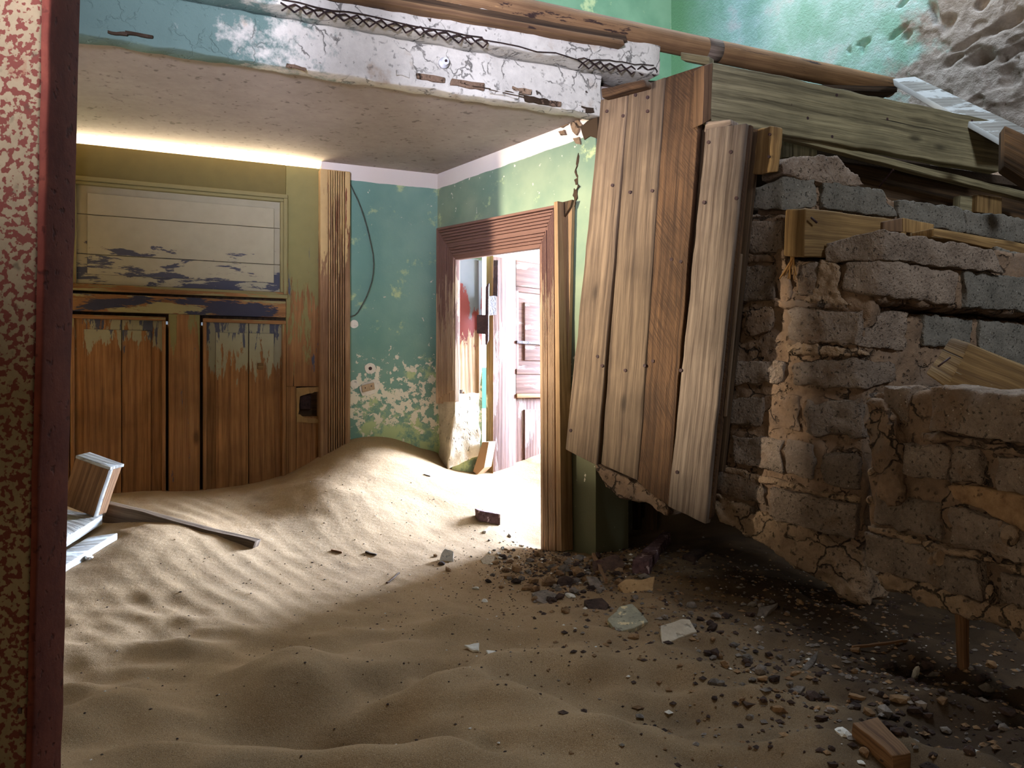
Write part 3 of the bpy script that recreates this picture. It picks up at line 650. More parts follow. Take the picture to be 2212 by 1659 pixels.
e0, e1 = upC.at(1.15, 0), upC.at(4.6, 0); f = [Vector((e0.x, e0.y, 2.01)), Vector((e1.x, e1.y, 2.01)), Vector((e1.x, e1.y, .3)), Vector((e0.x, e0.y, .3))]
struct(hexa('wall_upper_right', f + [p + upC.n * .1 for p in f], M['rough'], r=0, step=.4), 'lower part of the rough stairwell wall behind the stair')
f = [Vector((.38, 2.90, 1.74)), Vector((.66, 2.50, 1.74)), Vector((2.3, 2.9, 1.74)), Vector((2.3, 3.75, 1.74))]
f.insert(0, f.pop()); f = [Vector((.50, 3.42, 1.74)), Vector((.36, 2.88, 1.74)), Vector((.68, 2.52, 1.74)), Vector((2.3, 3.2, 1.74))]
struct(hexa('passage_light_stop', f + [p + Vector((0, 0, .03)) for p in f], M['dark_shell'], r=0, step=.5), 'dark added slab that shades the passage behind the boards')  # added roof that keeps stray light off the passage floor

# enclosing room behind the camera (mostly unseen)
def wallbox(name, a, b, z0, z1, mat, label, t=.12):
    a = Vector(a); b = Vector(b); d = (b - a).normalized(); n = Vector((-d.y, d.x, 0)) * t
    f = [Vector((a.x, a.y, z1)), Vector((b.x, b.y, z1)), Vector((b.x, b.y, z0)), Vector((a.x, a.y, z0))]
    return struct(hexa(name, f + [p + n for p in f], mat, r=0, step=1.0), label)
for y0_, y1_, z0_, z1_ in ((3.2, 2.34, .2, 4.4), (2.34, 1.62, .2, 1.40), (2.34, 1.62, 2.5, 4.4), (1.62, -1.6, .2, 4.4)):
    wallbox('wall_left', (-2.25, y0_, 0), (-2.25, y1_, 0), z0_, z1_, M['shell'], 'bare side wall with an opening, left of the post')
wallbox('wall_light_stop', (-2.25, 2.535, 0), (-1.5, 2.535, 0), .2, 1.92, M['shell'], 'added unseen wall stub that casts the shadow edge on the right wall', .05)  # added to cut the left light into an upright shadow edge
wallbox('wall_front', (-2.3, -1.5, 0), (3.1, -1.5, 0), .2, 4.4, M['shell'], 'bare wall behind the viewpoint')
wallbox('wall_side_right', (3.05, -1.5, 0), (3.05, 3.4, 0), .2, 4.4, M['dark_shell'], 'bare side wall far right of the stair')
f = [Vector((-2.4, -1.6, 4.4)), Vector((3.2, -1.6, 4.4)), Vector((3.2, 1.9, 4.4)), Vector((-2.4, 1.9, 4.4))]
struct(hexa('ceiling_upper', f + [p + Vector((0, 0, .1)) for p in f], M['shell'], r=0, step=1), 'upper ceiling left standing behind the open stairwell')
f = [Vector((-2.4, 1.9, 4.4)), Vector((-.2, 1.9, 4.4)), Vector((-.2, 4.4, 4.4)), Vector((-2.4, 4.4, 4.4))]
struct(hexa('ceiling_upper', f + [p + Vector((0, 0, .1)) for p in f], M['shell'], r=0, step=1), 'upper ceiling strip left of the open stairwell')

# far room behind wall B
wallbox('wall_far_room', (2.9, 3.5, 0), (2.9, 6.0, 0), .3, 2.05, M['far'], 'bright far room side wall')
fr_t = NT('far_wall_paint'); zz = fr_t.z(); g_ = fr_t.n('Math', operation='GREATER_THAN'); fr_t.put(g_.inputs[0], zz); g_.inputs[1].default_value = 1.12
M['farwall'] = fr_t.out(fr_t.mix(g_.outputs[0], srgb(60, 100, 84), srgb(190, 182, 172)), .8)
wallbox('wall_far_back', (-.7, 5.9, 0), (3.0, 5.9, 0), .3, 2.05, M['farwall'], 'white over green wall of the bright room beyond the open door')
wallbox('wall_far_left', (-.55, 3.75, 0), (-.25, 5.95, 0), .3, 2.05, M['farwall'], 'side wall of the bright far room')
f = [Vector((-.7, 3.86, 2.04)), Vector((3.0, 3.35, 2.04)), Vector((3.0, 6, 2.04)), Vector((-.8, 6, 2.04))]
struct(hexa('ceiling_far_room', f + [p + Vector((0, 0, .06)) for p in f], M['far'], r=0, step=.5), 'white ceiling of the far room')
f = [Vector((.35, 2.98, 2.10)), Vector((1.45, 3.05, 2.10)), Vector((1.0, 4.45, 2.10)), Vector((-.8, 4.55, 2.10))]
struct(hexa('floor_landing', f + [p + Vector((0, 0, .02)) for p in f], M['dark_wood'], r=0, step=.5), 'dark old floor of the upper landing behind the round pole')

# ------------------------------------------------------------------ door 1 (closed, back left) on plane A
d1 = empty('door_1', A.at((tL + tTrimL) / 2, 0)); tag(d1, 'big closed panelled wooden door with peeling olive and grey paint', None, None, 'structure')
def da(name, q, mat, off, t, grain=0, **k):
    k.setdefault('r', .003); k.setdefault('step', .06)
    return plank(name, A, q, t, mat, d1, off=off, grain=grain, **k)
vx = 829.5
def ay(y0, x0, x):   # follow the perspective of a level line on plane A
    p = A.hit(x0, y0); h = p.z; q = A.hit(x, 829.5); return 829.5 - (h - EYE) / q.y * F
def lvl(x0, x1, ya, yb, xr=400): return [(x0, ay(ya, xr, x0)), (x1, ay(ya, xr, x1)), (x1, ay(yb, xr, x1)), (x0, ay(yb, xr, x0))]
topd = 333.5
da('stile', lvl(95, 150, topd, 1120), M['door_stile'], .022, .04, 1)
da('stile', lvl(618, 692, topd, 835), M['door_stile'], .022, .04, 1)
da('rail', lvl(150, 618, topd, 404), M['door_top'], .022, .04, 0)
da('rail', lvl(150, 618, 642, 679), M['door_rail'], .018, .044, 0)
# stile below the torn lock hole
da('stile', lvl(618, 640, 835, 1090), M['door_stile'], .022, .04, 1)
da('stile', lvl(640, 690, 903, 1080), M['door_board'], .024, .036, 1, amp=.003, fr=30)
o = prism('torn_lock_edge', ragged([A.hit(x, y, .018) for x, y in ((640, 838), (692, 836), (692, 846), (668, 850), (648, 856), (645, 895), (662, 902), (690, 905), (690, 915), (640, 912))], 4, .005, 60), A.n * .035, M['fresh'], d1)
o = plank('lock_case', A, [(648, 850), (672, 851), (671, 885), (648, 884)], .02, M['iron'], d1, off=.04, r=.003)
o = plank('lock_plate', A, [(689, 843), (697, 843), (697, 868), (689, 868)], .004, M['porcelain'], d1, off=.012, r=.001)
o = plank('lock_recess_back', A, [(642, 846), (692, 846), (692, 905), (642, 905)], .005, M['dark_wood'], d1, off=.058, r=.001)  # dark board at the back of the lock hole
# mouldings around the panels
def frame(name, x0, x1, ya, yb, wx, off, t, mat):
    wy = wx * 1.0
    da(name, lvl(x0, x1, ya, ya + wy), mat, off, t, 0)
    da(name, lvl(x0, x1, yb - wy, yb), mat, off, t, 0)
    da(name, lvl(x0, x0 + wx, ya + wy, yb - wy), mat, off, t, 1)
    da(name, lvl(x1 - wx, x1, ya + wy, yb - wy), mat, off, t, 1)
frame('moulding', 148, 622, 400, 636, 9, .012, .03, M['mould'])
frame('moulding', 157, 613, 410, 629, 7, .018, .03, M['mould'])
frame('moulding', 152, 358, 686, 1130, 8, .014, .03, M['mould'])
frame('moulding', 438.5, 618, 686, 1130, 8, .014, .03, M['mould'])
# upper panel: three boards in a field, grey white paint
for (ya, yb) in ((417, 478), (479, 560), (561, 622)):
    da('panel_board', lvl(163, 606, ya, yb), M['door_panel'], .040, .012, 0, r=.0015)
for q in (lvl(188, 592, 434, 478), lvl(188, 592, 479.5, 560), lvl(188, 592, 561.5, 602)):
    da('raised_field', q, M['door_panel'], .033, .01, 0, r=.002)
# lower boards
for (x0, x1) in ((160, 262.6), (263.6, 358)):
    da('board', lvl(x0, x1, 694, 1140), M['door_board'], .040, .014, 1, r=.002)
for (x0, x1) in ((439, 536.6), (537.6, 614)):
    da('board', lvl(x0, x1, 694, 1140), M['door_board_painted'], .040, .014, 1, r=.002)
da('raised_field', lvl(181, 262, 716, 1140), M['door_board'], .034, .01, 1, r=.002)
da('raised_field', lvl(264, 326, 716, 1140), M['door_board'], .034, .01, 1, r=.002)
da('raised_field', lvl(466, 536, 716, 1140), M['door_board_painted'], .034, .01, 1, r=.002)
da('raised_field', lvl(538, 592, 716, 1140), M['door_board_painted'], .034, .01, 1, r=.002)
da('muntin', lvl(364, 432, 679, 1140), M['door_stile'], .020, .042, 1)
o = plank('knob_plug', A, [(556, 784), (569, 784), (569, 798), (556, 798)], .01, M['ochre'], d1, off=.028, r=.004)
# added sheets stopping light through the door seams, except pin holes beside the muntin
for (x0, x1, ya, yb) in ((95, 358.5, topd + 3, 1120), (362.5, 434.5, topd + 3, 1120), (438.5, 692, topd + 3, 1120), (358.5, 362.5, topd + 3, 695), (358.5, 362.5, 702, 1120), (434.5, 438.5, topd + 3, 695), (434.5, 438.5, 702, 1120)):
    da('seam_light_stop', lvl(x0, x1, ya, yb), M['dark_wood'], .063, .01, 1, r=.0, step=.5)
# trim_1: fluted architrave right of door 1
t1 = empty('trim_1', A.hit(725, 700)); struct(t1, 'fluted wooden architrave at the right side of the closed door')
plank('jamb', A, lvl(692, 709, 333, 1100), .09, M['trimA'], t1, off=-.022, r=.003, step=.1, grain=1)
plank('backing', A, lvl(708, 756, 333, 1100), .03, M['trimA'], t1, off=-.016, r=.003, step=.1, grain=1)
for i in range(7):
    x = 710.5 + i * 5.0
    plank('reed', A, lvl(x, x + 3.1, 334, 1100), .014, M['trimA'], t1, off=-.032, r=.0028, step=.1, grain=1)
plank('outer_edge', A, lvl(745.5, 757, 333, 1100), .03, M['trimA'], t1, off=-.03, r=.004, step=.05, grain=1, amp=.0015)
# ------------------------------------------------------------------ door 2 frame and leaf on plane B
t2 = empty('trim_2', B.at(.4, .3)); struct(t2, 'fluted red-brown door frame around the open doorway, leaning slightly')
def dbp(name, q, mat, off, t, grain=0, par=t2, **k):
    k.setdefault('r', .003); k.setdefault('step', .08); return plank(name, B, q, t, mat, par, off=off, grain=grain, **k)
# header: between outer line (941,493)-(1196,443) and inner line (978,557)-(1165,535)
HO = lambda x, f: (x, (493 + (x - 941) * (443 - 493) / 255.0) * (1 - f) + (561.5 + (x - 978) * (535.5 - 561.5) / 187.0) * f)
lx = lambda f: 942 + 41 * f
rx_ = lambda f: 1198 - 33 * f
def headstrip(name, f0, f1, off, t):
    q = [HO(lx(f0), f0), HO(rx_(f0), f0), HO(rx_(f1), f1), HO(lx(f1), f1)]
    dbp(name, q, M['trimB'], off, t, 0)
def legL(name, f0, f1, off, t, yb):
    q = [HO(lx(f0), f0), HO(lx(f1), f1), (lx(f1) - 1, yb), (lx(f0) - 1, yb)]
    dbp(name, q, M['trimB'], off, t, 1)
def legR(name, f0, f1, off, t, yb=1190):
    q = [HO(rx_(f1), f1), HO(rx_(f0), f0), (rx_(f0) + 4, yb), (rx_(f1) + 3, yb + 2)]
    dbp(name, q, M['trimB'], off, t, 1)
headstrip('head_board', 0, 1, -.030, .03)
legL('leg_board', 0, 1, -.026, .026, 868)
legR('leg_board', 0, 1, -.030, .03)
for i in range(9):
    f0 = .10 + i * .085 + (.05 if i > 4 else 0)
    headstrip('reed', f0, f0 + .05, -.040, .012)
    legL('reed', f0, f0 + .05, -.036, .012, 860 - i * 2)
    legR('reed', f0, f0 + .05, -.040, .012)
headstrip('outer_bead', 0, .07, -.046, .04)
legL('outer_bead', 0, .07, -.042, .04, 872)
# protruding side board of the right leg
dbp('side_board', [(1196, 436), (1204, 434), (1213, 1192), (1202, 1190)], M['tan_wood'], -.060, .055, 1)
# slanting wedge board behind frame (leans away from the wall)
dbp('wedge_board', [(1212, 445), (1236, 432), (1222, 1010), (1215, 1150)], M['tan_wood'], -.02, .015, 1)
dbp('wedge_tip', [(1212, 437), (1236, 431), (1232, 446), (1212, 478)], M['dark_wood'], -.03, .01, 1, r=.002)
# left jamb lining (reveal): from the opening edge back through the wall
jl = Pl(tuple(B.at(s0, 0))[:2], (B.n.x, B.n.y))
def dj(name, q, mat, off, t, grain=1, par=t2, **k):
    k.setdefault('r', .002); k.setdefault('step', .05)
    f = [jl.hit(x, y, off) for x, y in q]
    return hexa(name, f + [p + jl.n * t for p in f], mat, par, grain=grain, **k)
dj('jamb_lining', [(984, 558), (1033, 560), (1034, 870), (984, 840)], M['jambB'], .0, .02)
dj('jamb_edge', [(1034, 562), (1042, 563), (1041, 800), (1035, 850)], M['jambB'], -.006, .02)
for i, q in enumerate(([(984, 838), (996, 842), (990, 880), (983, 862)], [(1002, 846), (1014, 848), (1010, 905), (1006, 880)], [(1014, 848), (1028, 852), (1016, 882), (1014, 870)], [(1028, 850), (1036, 855), (1033, 900), (1029, 870)])):
    dj('splinter', q, M['jambB'], -.002, .012, r=.001, step=.03)
dj('rot_hole', [(988, 842), (1000, 842), (994, 884), (988, 880)], M['dark_wood'], -.004, .01, r=.001)
dj('rot_hole', [(1004, 872), (1014, 866), (1012, 884), (1006, 884)], M['dark_wood'], -.004, .01, r=.001)
# broken plaster stump of the left pier
pA_, pB_, pC_ = B.hit(944, 845, -.004), B.hit(985, 850, -.012), jl.hit(1036, 850, -.0)
qA, qB, qC = B.hit(950, 1012, -.004), B.hit(966, 1014, -.04), jl.hit(1038, 985, -.02)
o = hexa('pier_stump', [pA_, pB_, qB, qA, pA_ + (pC_ - pB_), pC_, qC, qA + (qC - qB)], M['plaster'], wr, r=.006, step=.015, amp=.008, fr=20, edge=.006)
# door_2 leaf
h0 = P(1064, 829.5, 3.62); leafP = Pl((h0.x, h0.y), (.70, .715))
d2 = empty('door_2', h0); tag(d2, 'open sun-bleached panelled door leaf seen through the doorway', None, None, 'structure')
LZ = 1.572
def dl(name, u0, u1, z0, z1, off, t, mat, grain=0, **k):
    return panel(name, leafP, u0, u1, z0, z1, off, t, mat, d2, grain=grain, **k)
LW = .78
dl('stile', 0, .15, .45, LZ, 0, .04, M['leafB'], 1)
dl('stile', LW - .14, LW, .45, LZ, 0, .04, M['leafB'], 1)
dl('rail', .15, LW - .14, LZ - .12, LZ, 0, .04, M['leafB'])
dl('rail', .15, LW - .14, .955, 1.045, 0, .04, M['leafB'])
dl('panel', .15, LW - .14, 1.045, LZ - .12, .018, .012, M['leafB'])
dl('raised_field', .22, LW - .2, 1.11, LZ - .19, .010, .012, M['leafB'])
dl('moulding', .15, .175, 1.045, LZ - .12, .006, .02, M['leafB'], 1)
dl('moulding', .15, LW - .14, LZ - .145, LZ - .12, .006, .02, M['leafB'])
dl('moulding', .15, LW - .14, 1.045, 1.07, -.004, .02, M['leafB'])
dl('moulding', .15, LW - .14, .935, .955, -.006, .02, M['mould'])
dl('panel', .15, LW - .14, .4, .935, .018, .012, M['leafB'], 1)
dl('raised_field', .22, LW - .2, .4, .88, .010, .012, M['leafB'], 1)
dl('crossbar', .15, .6, 1.185, 1.20, -.006, .01, M['iron'])
hexa('hinge_edge', [P(1062, 545, 3.61), P(1066, 545, 3.61), P(1066, 1040, 3.61), P(1061, 1040, 3.61)] + [p + leafP.n * .035 for p in (P(1062, 545, 3.61), P(1066, 545, 3.61), P(1066, 1040, 3.61), P(1061, 1040, 3.61))], M['ochre'], d2, r=.002, step=.1, grain=1)
hg = empty('hinge', P(1050, 670, 3.56)); tag(hg, 'dark iron strap hinge between the jamb and the open door', 'hinge')
tube('pin', [P(1050, 745, 3.56), P(1052, 735, 3.56), P(1053, 620, 3.56), P(1056, 612, 3.56)], .006, M['iron'], hg, sides=10, rr=[.003, .0085, .0085, .003])
f = [P(1053, 640, 3.565), P(1072, 638, 3.60), P(1072, 680, 3.60), P(1053, 682, 3.565)]; hexa('leaf_plate', f + [p + Vector((0, .004, 0)) for p in f], M['iron'], hg, r=.001)
f = [P(1030, 680, 3.545), P(1050, 680, 3.555), P(1050, 722, 3.555), P(1030, 720, 3.545)]; hexa('jamb_plate', f + [p + Vector((0, .004, 0)) for p in f], M['iron'], hg, r=.001)
f = [P(1066, 562, 3.6), P(1076, 562, 3.6), P(1075, 640, 3.6), P(1065, 640, 3.6)]; hexa('upper_rust_plate', f + [p + Vector((0, .004, 0)) for p in f], M['iron'], hg, r=.001)
# triangular offcut at door foot
o = prism('wood_offcut', [P(x, y, 3.55) for x, y in ((1022, 1018), (1042, 955), (1056, 955), (1046, 1010), (1030, 1026))], (0.03, .05, 0), M['jambB']); tag(o, 'splintered triangular wood offcut leaning at the doorway foot', 'offcut')
# wire on back wall
wz = [A.hit(x, y, -.012) for x, y in ((752, 388), (762, 410), (776, 438), (790, 480), (800, 520), (808, 560), (806, 600), (795, 635), (782, 660), (770, 680), (757, 684))]
tag(tube('hanging_cable', wz, .0028, M['wire'], sides=8, smooth_pts=1), 'thin grey cable drooping on the green back wall beside the trim', 'cable')
sk = empty('wall_socket', A.hit(798, 838)); tag(sk, 'old tilted rectangular socket plate plastered on the green wall', 'socket')
prism('plaster_patch', ragged([A.hit(x, y, -.004) for x, y in ((776, 836), (786, 828), (812, 818), (820, 822), (820, 842), (806, 853), (782, 855))], 3, .004, 50), A.n * .006, M['socket'], sk)
plank('plate', A, [(781, 833), (808, 826), (810, 841), (783, 848)], .008, M['beige'], sk, off=-.012, r=.002)
for x, y in ((789, 838), (802, 834)):
    p = A.hit(x, y, -.012); tube('screw', [p, p - A.n * .002], .0025, M['iron'], sk, sides=8)
for i, (x, y, r_) in enumerate(((800, 796, 12), (765, 700, 9), (766, 830, 10))):
    pts = [A.hit(x + r_ * math.cos(a) * (1 + .2 * MN.noise(Vector((a, i, 0)))), y + r_ * math.sin(a), -.003) for a in np.linspace(0, 2 * math.pi, 14)[:-1]]
    o = prism('plaster_patch', pts, A.n * .004, M['socket']); tag(o, ['round plaster patch with a hole above the wall socket', 'small round plaster patch beside the trim where the cable ends', 'round plaster patch beside the trim left of the wall socket'][i], 'plaster patch')
    if i == 0: o2 = prism('hole', [A.hit(x + 4 * math.cos(a), y + 4 * math.sin(a), -.0035) for a in np.linspace(0, 2 * math.pi, 9)[:-1]], A.n * .001, M['iron']); o2.parent = o; o2.location -= o.location

# ------------------------------------------------------------------ near left post
pp = empty('leaning_post', (-.55, .74, .4)); tag(pp, 'near rust-flecked olive and maroon post at the left edge', 'post')
f = [P(-120, -1600, .74), P(124, -1600, .74), P(40, 2250, .74), P(-200, 2250, .74)]
hexa('face', f + [p + Vector((0.0, .05, 0)) for p in f], M['post'], pp, r=.004, step=.08)
f = [P(122, -1600, .742), P(147, -1600, .742), P(54, 2250, .742), P(38, 2250, .742)]
hexa('edge', f + [p + Vector((-.004, .06, 0)) for p in f], M['post_edge'], pp, r=.004, step=.04, amp=.0015, fr=30)
for pts in ([(38, 1530), (46, 1528), (46, 1542), (38, 1542)],):
    hexa('nail_hole', [P(x, y, .739) for x, y in pts] + [P(x, y, .742) for x, y in pts], M['iron'], pp, r=.0005)

# ------------------------------------------------------------------ boards by the stair
o_ = P(1297, 205, 2.60)
BP = Pl((o_.x, o_.y), (.746, -.666))
boards = [
 ('weathered brown board, leftmost of the leaning boards', 'plank', [(1297, 215), (1357, 196), (1288, 1005), (1221, 972)], 0.0, .025),
 ('weathered brown board, second from the left of the leaning boards', 'plank', [(1358, 196), (1437, 165), (1378, 1040), (1298, 1003)], 0.0, .025),
 ('orange rough-sawn board, third of the leaning boards', 'plank_orange', [(1437, 166), (1520, 140), (1443, 1098), (1376, 1040)], .004, .025),
 ('pale grained board, rightmost of the leaning boards, beside the bricks', 'plank_pale', [(1524, 278), (1612, 266), (1524, 1132), (1442, 1094)], -.045, .03)]
holes = [[(1310, 240), (1345, 250), (1322, 400), (1232, 930), (1300, 790), (1290, 770)], [(1372, 205), (1398, 210), (1398, 240), (1360, 415), (1408, 412), (1350, 800), (1392, 790)], [(1500, 160), (1450, 560), (1470, 565), (1410, 780)], [(1530, 307), (1578, 328), (1520, 437), (1590, 428), (1462, 1020), (1470, 800)]]
for (lab, mt, q, off, th), hs in zip(boards, holes):
    f = [BP.hit(x, y, off) for x, y in q]
    root = empty('leaning_board', sum(f, Vector()) / 4); tag(root, lab, 'board', 'leaning boards by the stair')
    hexa('board', f + [p + BP.n * th for p in f], M[mt], root, r=.0035, step=(.03, .03, .03), amp=.0025, fr=9, edge=.004, grain=1)
    for hx, hy in hs:
        p = BP.hit(hx, hy, off - .003); tube('nail', [p, p + BP.n * .006], .0055, M['iron'], root, sides=8)
def single(name, lab, cat, pl, q, t, mat, off=0, group=None, **k):
    o = plank(name, pl, q, t, mat, off=off, **k); tag(o, lab, cat, group); return o
single('edge_batten', 'thin side batten on the right edge of the pale leaning board', 'batten', BP, [(1613, 270), (1622, 270), (1536, 1115), (1526, 1128)], .02, M['plank_orange'], -.03, grain=1, r=.003, step=.05, amp=.002)
single('thin_lath', 'narrow sliver of wood behind the pale leaning board', 'sliver', BP, [(1597, 548), (1602, 548), (1568, 900), (1562, 900)], .01, M['plank'], -.02, grain=1, r=.002, step=.05)
single('capping_block', 'short brown wooden block on top of the leftmost leaning boards', 'block', BP, [(1298, 190), (1392, 170), (1396, 186), (1300, 212)], .05, M['plank_orange'], -.03, r=.006, step=.02, amp=.004, edge=.004)
single('small_cap_board', 'little greyish board end lying atop the pale leaning board', 'board', BP, [(1524, 262), (1577, 256), (1580, 268), (1520, 286)], .05, M['plank_pale'], -.03, r=.004, step=.02, amp=.003)
# filler timber behind the boards and between beam and riser
single('backing_timber', 'dark timber filling the gap behind the leaning boards', 'timber', BP, [(1330, 200), (1640, 280), (1560, 1020), (1300, 960)], .02, M['dark_wood'], .045, grain=1, r=.003, step=.1)
single('trim_piece', 'dark grey short board behind the pole above the boards', 'board', BP, [(1470, 112), (1532, 122), (1532, 140), (1470, 128)], .03, M['riser'], .02, r=.003, step=.03)
o = prism('stone_shelf', ragged([BP.hit(x, y, -.0) for x, y in ((1283, 1004), (1310, 1012), (1350, 1030), (1375, 1040), (1443, 1096), (1442, 1118), (1395, 1085), (1340, 1080), (1305, 1050))], 5, .008, 30), BP.n * .14, M['mortar'], vox=.008, amp=.008); tag(o, 'rough stone lump under the feet of the leaning boards', 'rubble lump')
# studs in the dark passage
for i, (x0, x1) in enumerate(((1366, 1384), (1392, 1420))):
    f = [P(x0, 1060, 3.2), P(x1, 1060, 3.2), P(x1, 1145, 3.2), P(x0, 1145, 3.2)]
    tag(hexa('passage_stud', f + [p + Vector((.01, .04, 0)) for p in f], M['dark_wood'], r=.002, step=.1, grain=1), ['narrower dark stud in the recess under the boards', 'wider dark stud in the recess under the boards'][i], 'stud')

# big riser board and slats on the right
rp0 = P(1537, 134, 2.33); RP = Pl((rp0.x, rp0.y), dA)
root = empty('riser_board', RP.hit(1850, 250)); tag(root, 'wide grey-green weathered board with nail holes on the stair side', 'board')
f = [RP.hit(x, y) for x, y in ((1539, 133), (2172, 266), (2160, 372), (1534, 262))]
hexa('board', f + [p + RP.n * .04 for p in f], M['riser'], root, r=.004, step=.035, amp=.004, fr=8, edge=.006)
f = [RP.hit(x, y, -.006) for x, y in ((1521, 141), (1540, 134), (1536, 258), (1518, 268))]
hexa('end_board', f + [p + RP.n * .05 for p in f], M['riser_end'], root, r=.003, step=.03, amp=.002, grain=1)
for x, y in ((1712, 227), (1808, 205), (1917, 257), (2100, 261), (2132, 268), (1798, 295), (1745, 255)):
    p = RP.hit(x, y, -.001); tube('nail', [p, p + RP.n * .006], .005, M['iron'], root, sides=8)
single('lower_slat', 'long thin slat below the wide grey-green board', 'slat', RP, [(1690, 284), (2240, 420), (2240, 436), (1690, 297)], .03, M['riser'], .02, r=.003, step=.05, amp=.002)
single('dark_backboard', 'dark board recessed behind the slat above the bricks', 'board', RP, [(1690, 300), (2300, 440), (2300, 640), (1690, 500)], .02, M['dark_wood'], .14, r=.002, step=.2)
for i, q in enumerate(([(1692, 305), (1712, 308), (1712, 340), (1692, 340)], [(1713, 308), (1765, 314), (1765, 345), (1713, 340)])):
    single('stub_board', ['narrower upright board stub behind the top broken brick', 'wider upright board stub behind the top broken brick'][i], 'board', RP, q, .02, M['riser'], .10, grain=1, r=.002, step=.05)
single('block_end', 'small square wooden block with two nail holes under the slat', 'block', RP, [(2112, 419), (2165, 426), (2165, 466), (2110, 458)], .05, M['ochre'], .06, grain=1, r=.003, step=.03)
single('spacer_board', 'small board beside the square nail-holed block', 'board', RP, [(2075, 422), (2111, 424), (2110, 462), (2073, 452)], .03, M['riser'], .08, r=.003, step=.03)
p0, p1 = RP.hit(1898, 405, .05), RP.hit(1928, 368, .02)
nl = tube('bent_nail', [p0, p1, p1 + Vector((.003, -.002, .002))], .003, M['iron'], sides=8, rr=[.003, .003, .006]); tag(nl, 'long nail sticking out under the slat', 'nail')
# bright bluish plank upper right
f = [poleP.hit(1926, 170, 0), poleP.hit(1970, 170, 0), poleP.hit(2300, 320, -.1), poleP.hit(2300, 345, -.1)]
f = [P(1928, 170, 2.98), P(1976, 165, 3.05), P(2262, 300, 2.75), P(2160, 300, 2.68)]
o = hexa('slanting_plank', [f[0], f[1], f[2], f[3]] + [p + Vector((0, -.01, -.03)) for p in f], M['white_wood'], r=.003, step=.05); tag(o, 'pale flat plank on edge catching blue light, upper right', 'plank')
f = [P(2170, 270, 2.5), P(2260, 310, 2.4), P(2260, 420, 2.4), P(2168, 360, 2.5)]
o = hexa('end_timber', f + [p + Vector((.03, .08, 0)) for p in f], M['dark_wood'], r=.006, step=.05); tag(o, 'dark timber end right of the wide grey-green board', 'timber')

# ------------------------------------------------------------------ brickwork
o_ = P(1600, 829.5, 2.36); LP = Pl((o_.x, o_.y), (.746, -.666))
def RPl(px): q = LP.hit(px, 829.5); return Pl((q.x, q.y), dA)
BW = empty('broken_brick_wall', LP.hit(1750, 1100)); tag(BW, 'broken wall of grey-brown concrete bricks between the boards and the crack', 'brick wall')
def LPX(px): return LP
KB = dict(r=.005, step=.012, amp=.006, fr=30, edge=.010)
def lbrick(q, mat='brick', off=0.0, t=.11, name='brick', par=None, pl=None, **k):
    kk = dict(KB); kk.update(k); return plank(name, pl or LP, q, t, M[mat], par or BW, off=off, **kk)
def cbrick(Aq, Bq, Cq, rpl, mat='brick', name='brick', off=0.0, **k):
    """Aq, Bq, Cq = (top px, bottom px) at the far left, the corner and the right end"""
    a, b, c = [LP.hit(*Aq[0], off), LP.hit(*Bq[0], off), rpl.hit(*Cq[0], off)]; a2, b2, c2 = [LP.hit(*Aq[1], off), LP.hit(*Bq[1], off), rpl.hit(*Cq[1], off)]
    kk = dict(KB); kk.update(k)
    return hexa(name, [b, c, c2, b2, a, a + (c - b), a2 + (c2 - b2), a2], M[mat], BW, **kk)
R0 = RPl(1700); R1 = RPl(1895)
# core of mortar
core = prism('mortar', ragged([LP.hit(x, y, .014) for x, y in ((1590, 462), (1695, 462), (1700, 560), (1800, 572), (1885, 575), (1885, 660), (1850, 760), (1862, 850), (1868, 960), (1866, 1090), (1862, 1200), (1700, 1140), (1545, 1085), (1560, 900), (1580, 650))], 5, .006, 20), LP.n * .2, M['mortar'], BW, vox=.012, amp=.012, fr=22)
Rm = RPl(1852)
coreR2 = prism('mortar', [Rm.hit(x, y, .012) for x, y in ((1858, 668), (2300, 700), (2300, 880), (1862, 850))], Rm.n * .2, M['mortar'], BW, vox=.014, amp=.010, fr=22); coreR2['kind'] = 'stuff'
coreR = prism('mortar', [R1.hit(x, y, .012) for x, y in ((1899, 505), (2300, 560), (2300, 690), (1899, 655))], R1.n * .2, M['mortar'], BW, vox=.014, amp=.010, fr=22)
coreT = prism('mortar', [R0.hit(x, y, .014) for x, y in ((1704, 392), (1900, 412), (1945, 440), (2300, 500), (2300, 620), (1704, 560))], R0.n * .14, M['mortar'], BW, vox=.014, amp=.008, fr=22)
for o in (core, coreR, coreT): o['kind'] = 'stuff'
# top broken piece
o = prism('brick', ragged([R0.hit(x, y, -.0) for x, y in ((1690, 350), (1700, 340), (1765, 333), (1812, 337), (1826, 356), (1862, 384), (1868, 402), (1775, 396), (1692, 378))], 4, .004, 40), R0.n * .09, M['brick'], BW, vox=.006, amp=.006, fr=30)
cbrick(((1626, 405), (1624, 452)), ((1692, 377), (1692, 457)), ((1768, 386), (1762, 447)), R0, 'brick_sky_shade')
lbrick([(1780, 389), (1905, 408), (1942, 470), (1776, 449)], 'brick_sky_shade', pl=R0)
lbrick([(1940, 429), (2084, 450), (2086, 502), (1944, 478)], 'brick_sky_shade', pl=R0)
lbrick([(2087, 453), (2240, 474), (2240, 530), (2088, 505)], 'brick_sky_shade', pl=R0)
lbrick([(1610, 478), (1690, 474), (1690, 545), (1600, 545)])
lbrick([(1597, 574), (1677, 570), (1672, 648), (1590, 652)], 'brick')
cbrick(((1717, 570), (1719, 642)), ((1764, 563), (1754, 646)), ((1788, 566), (1772, 625)), RPl(1764), 'brick', r=.009)
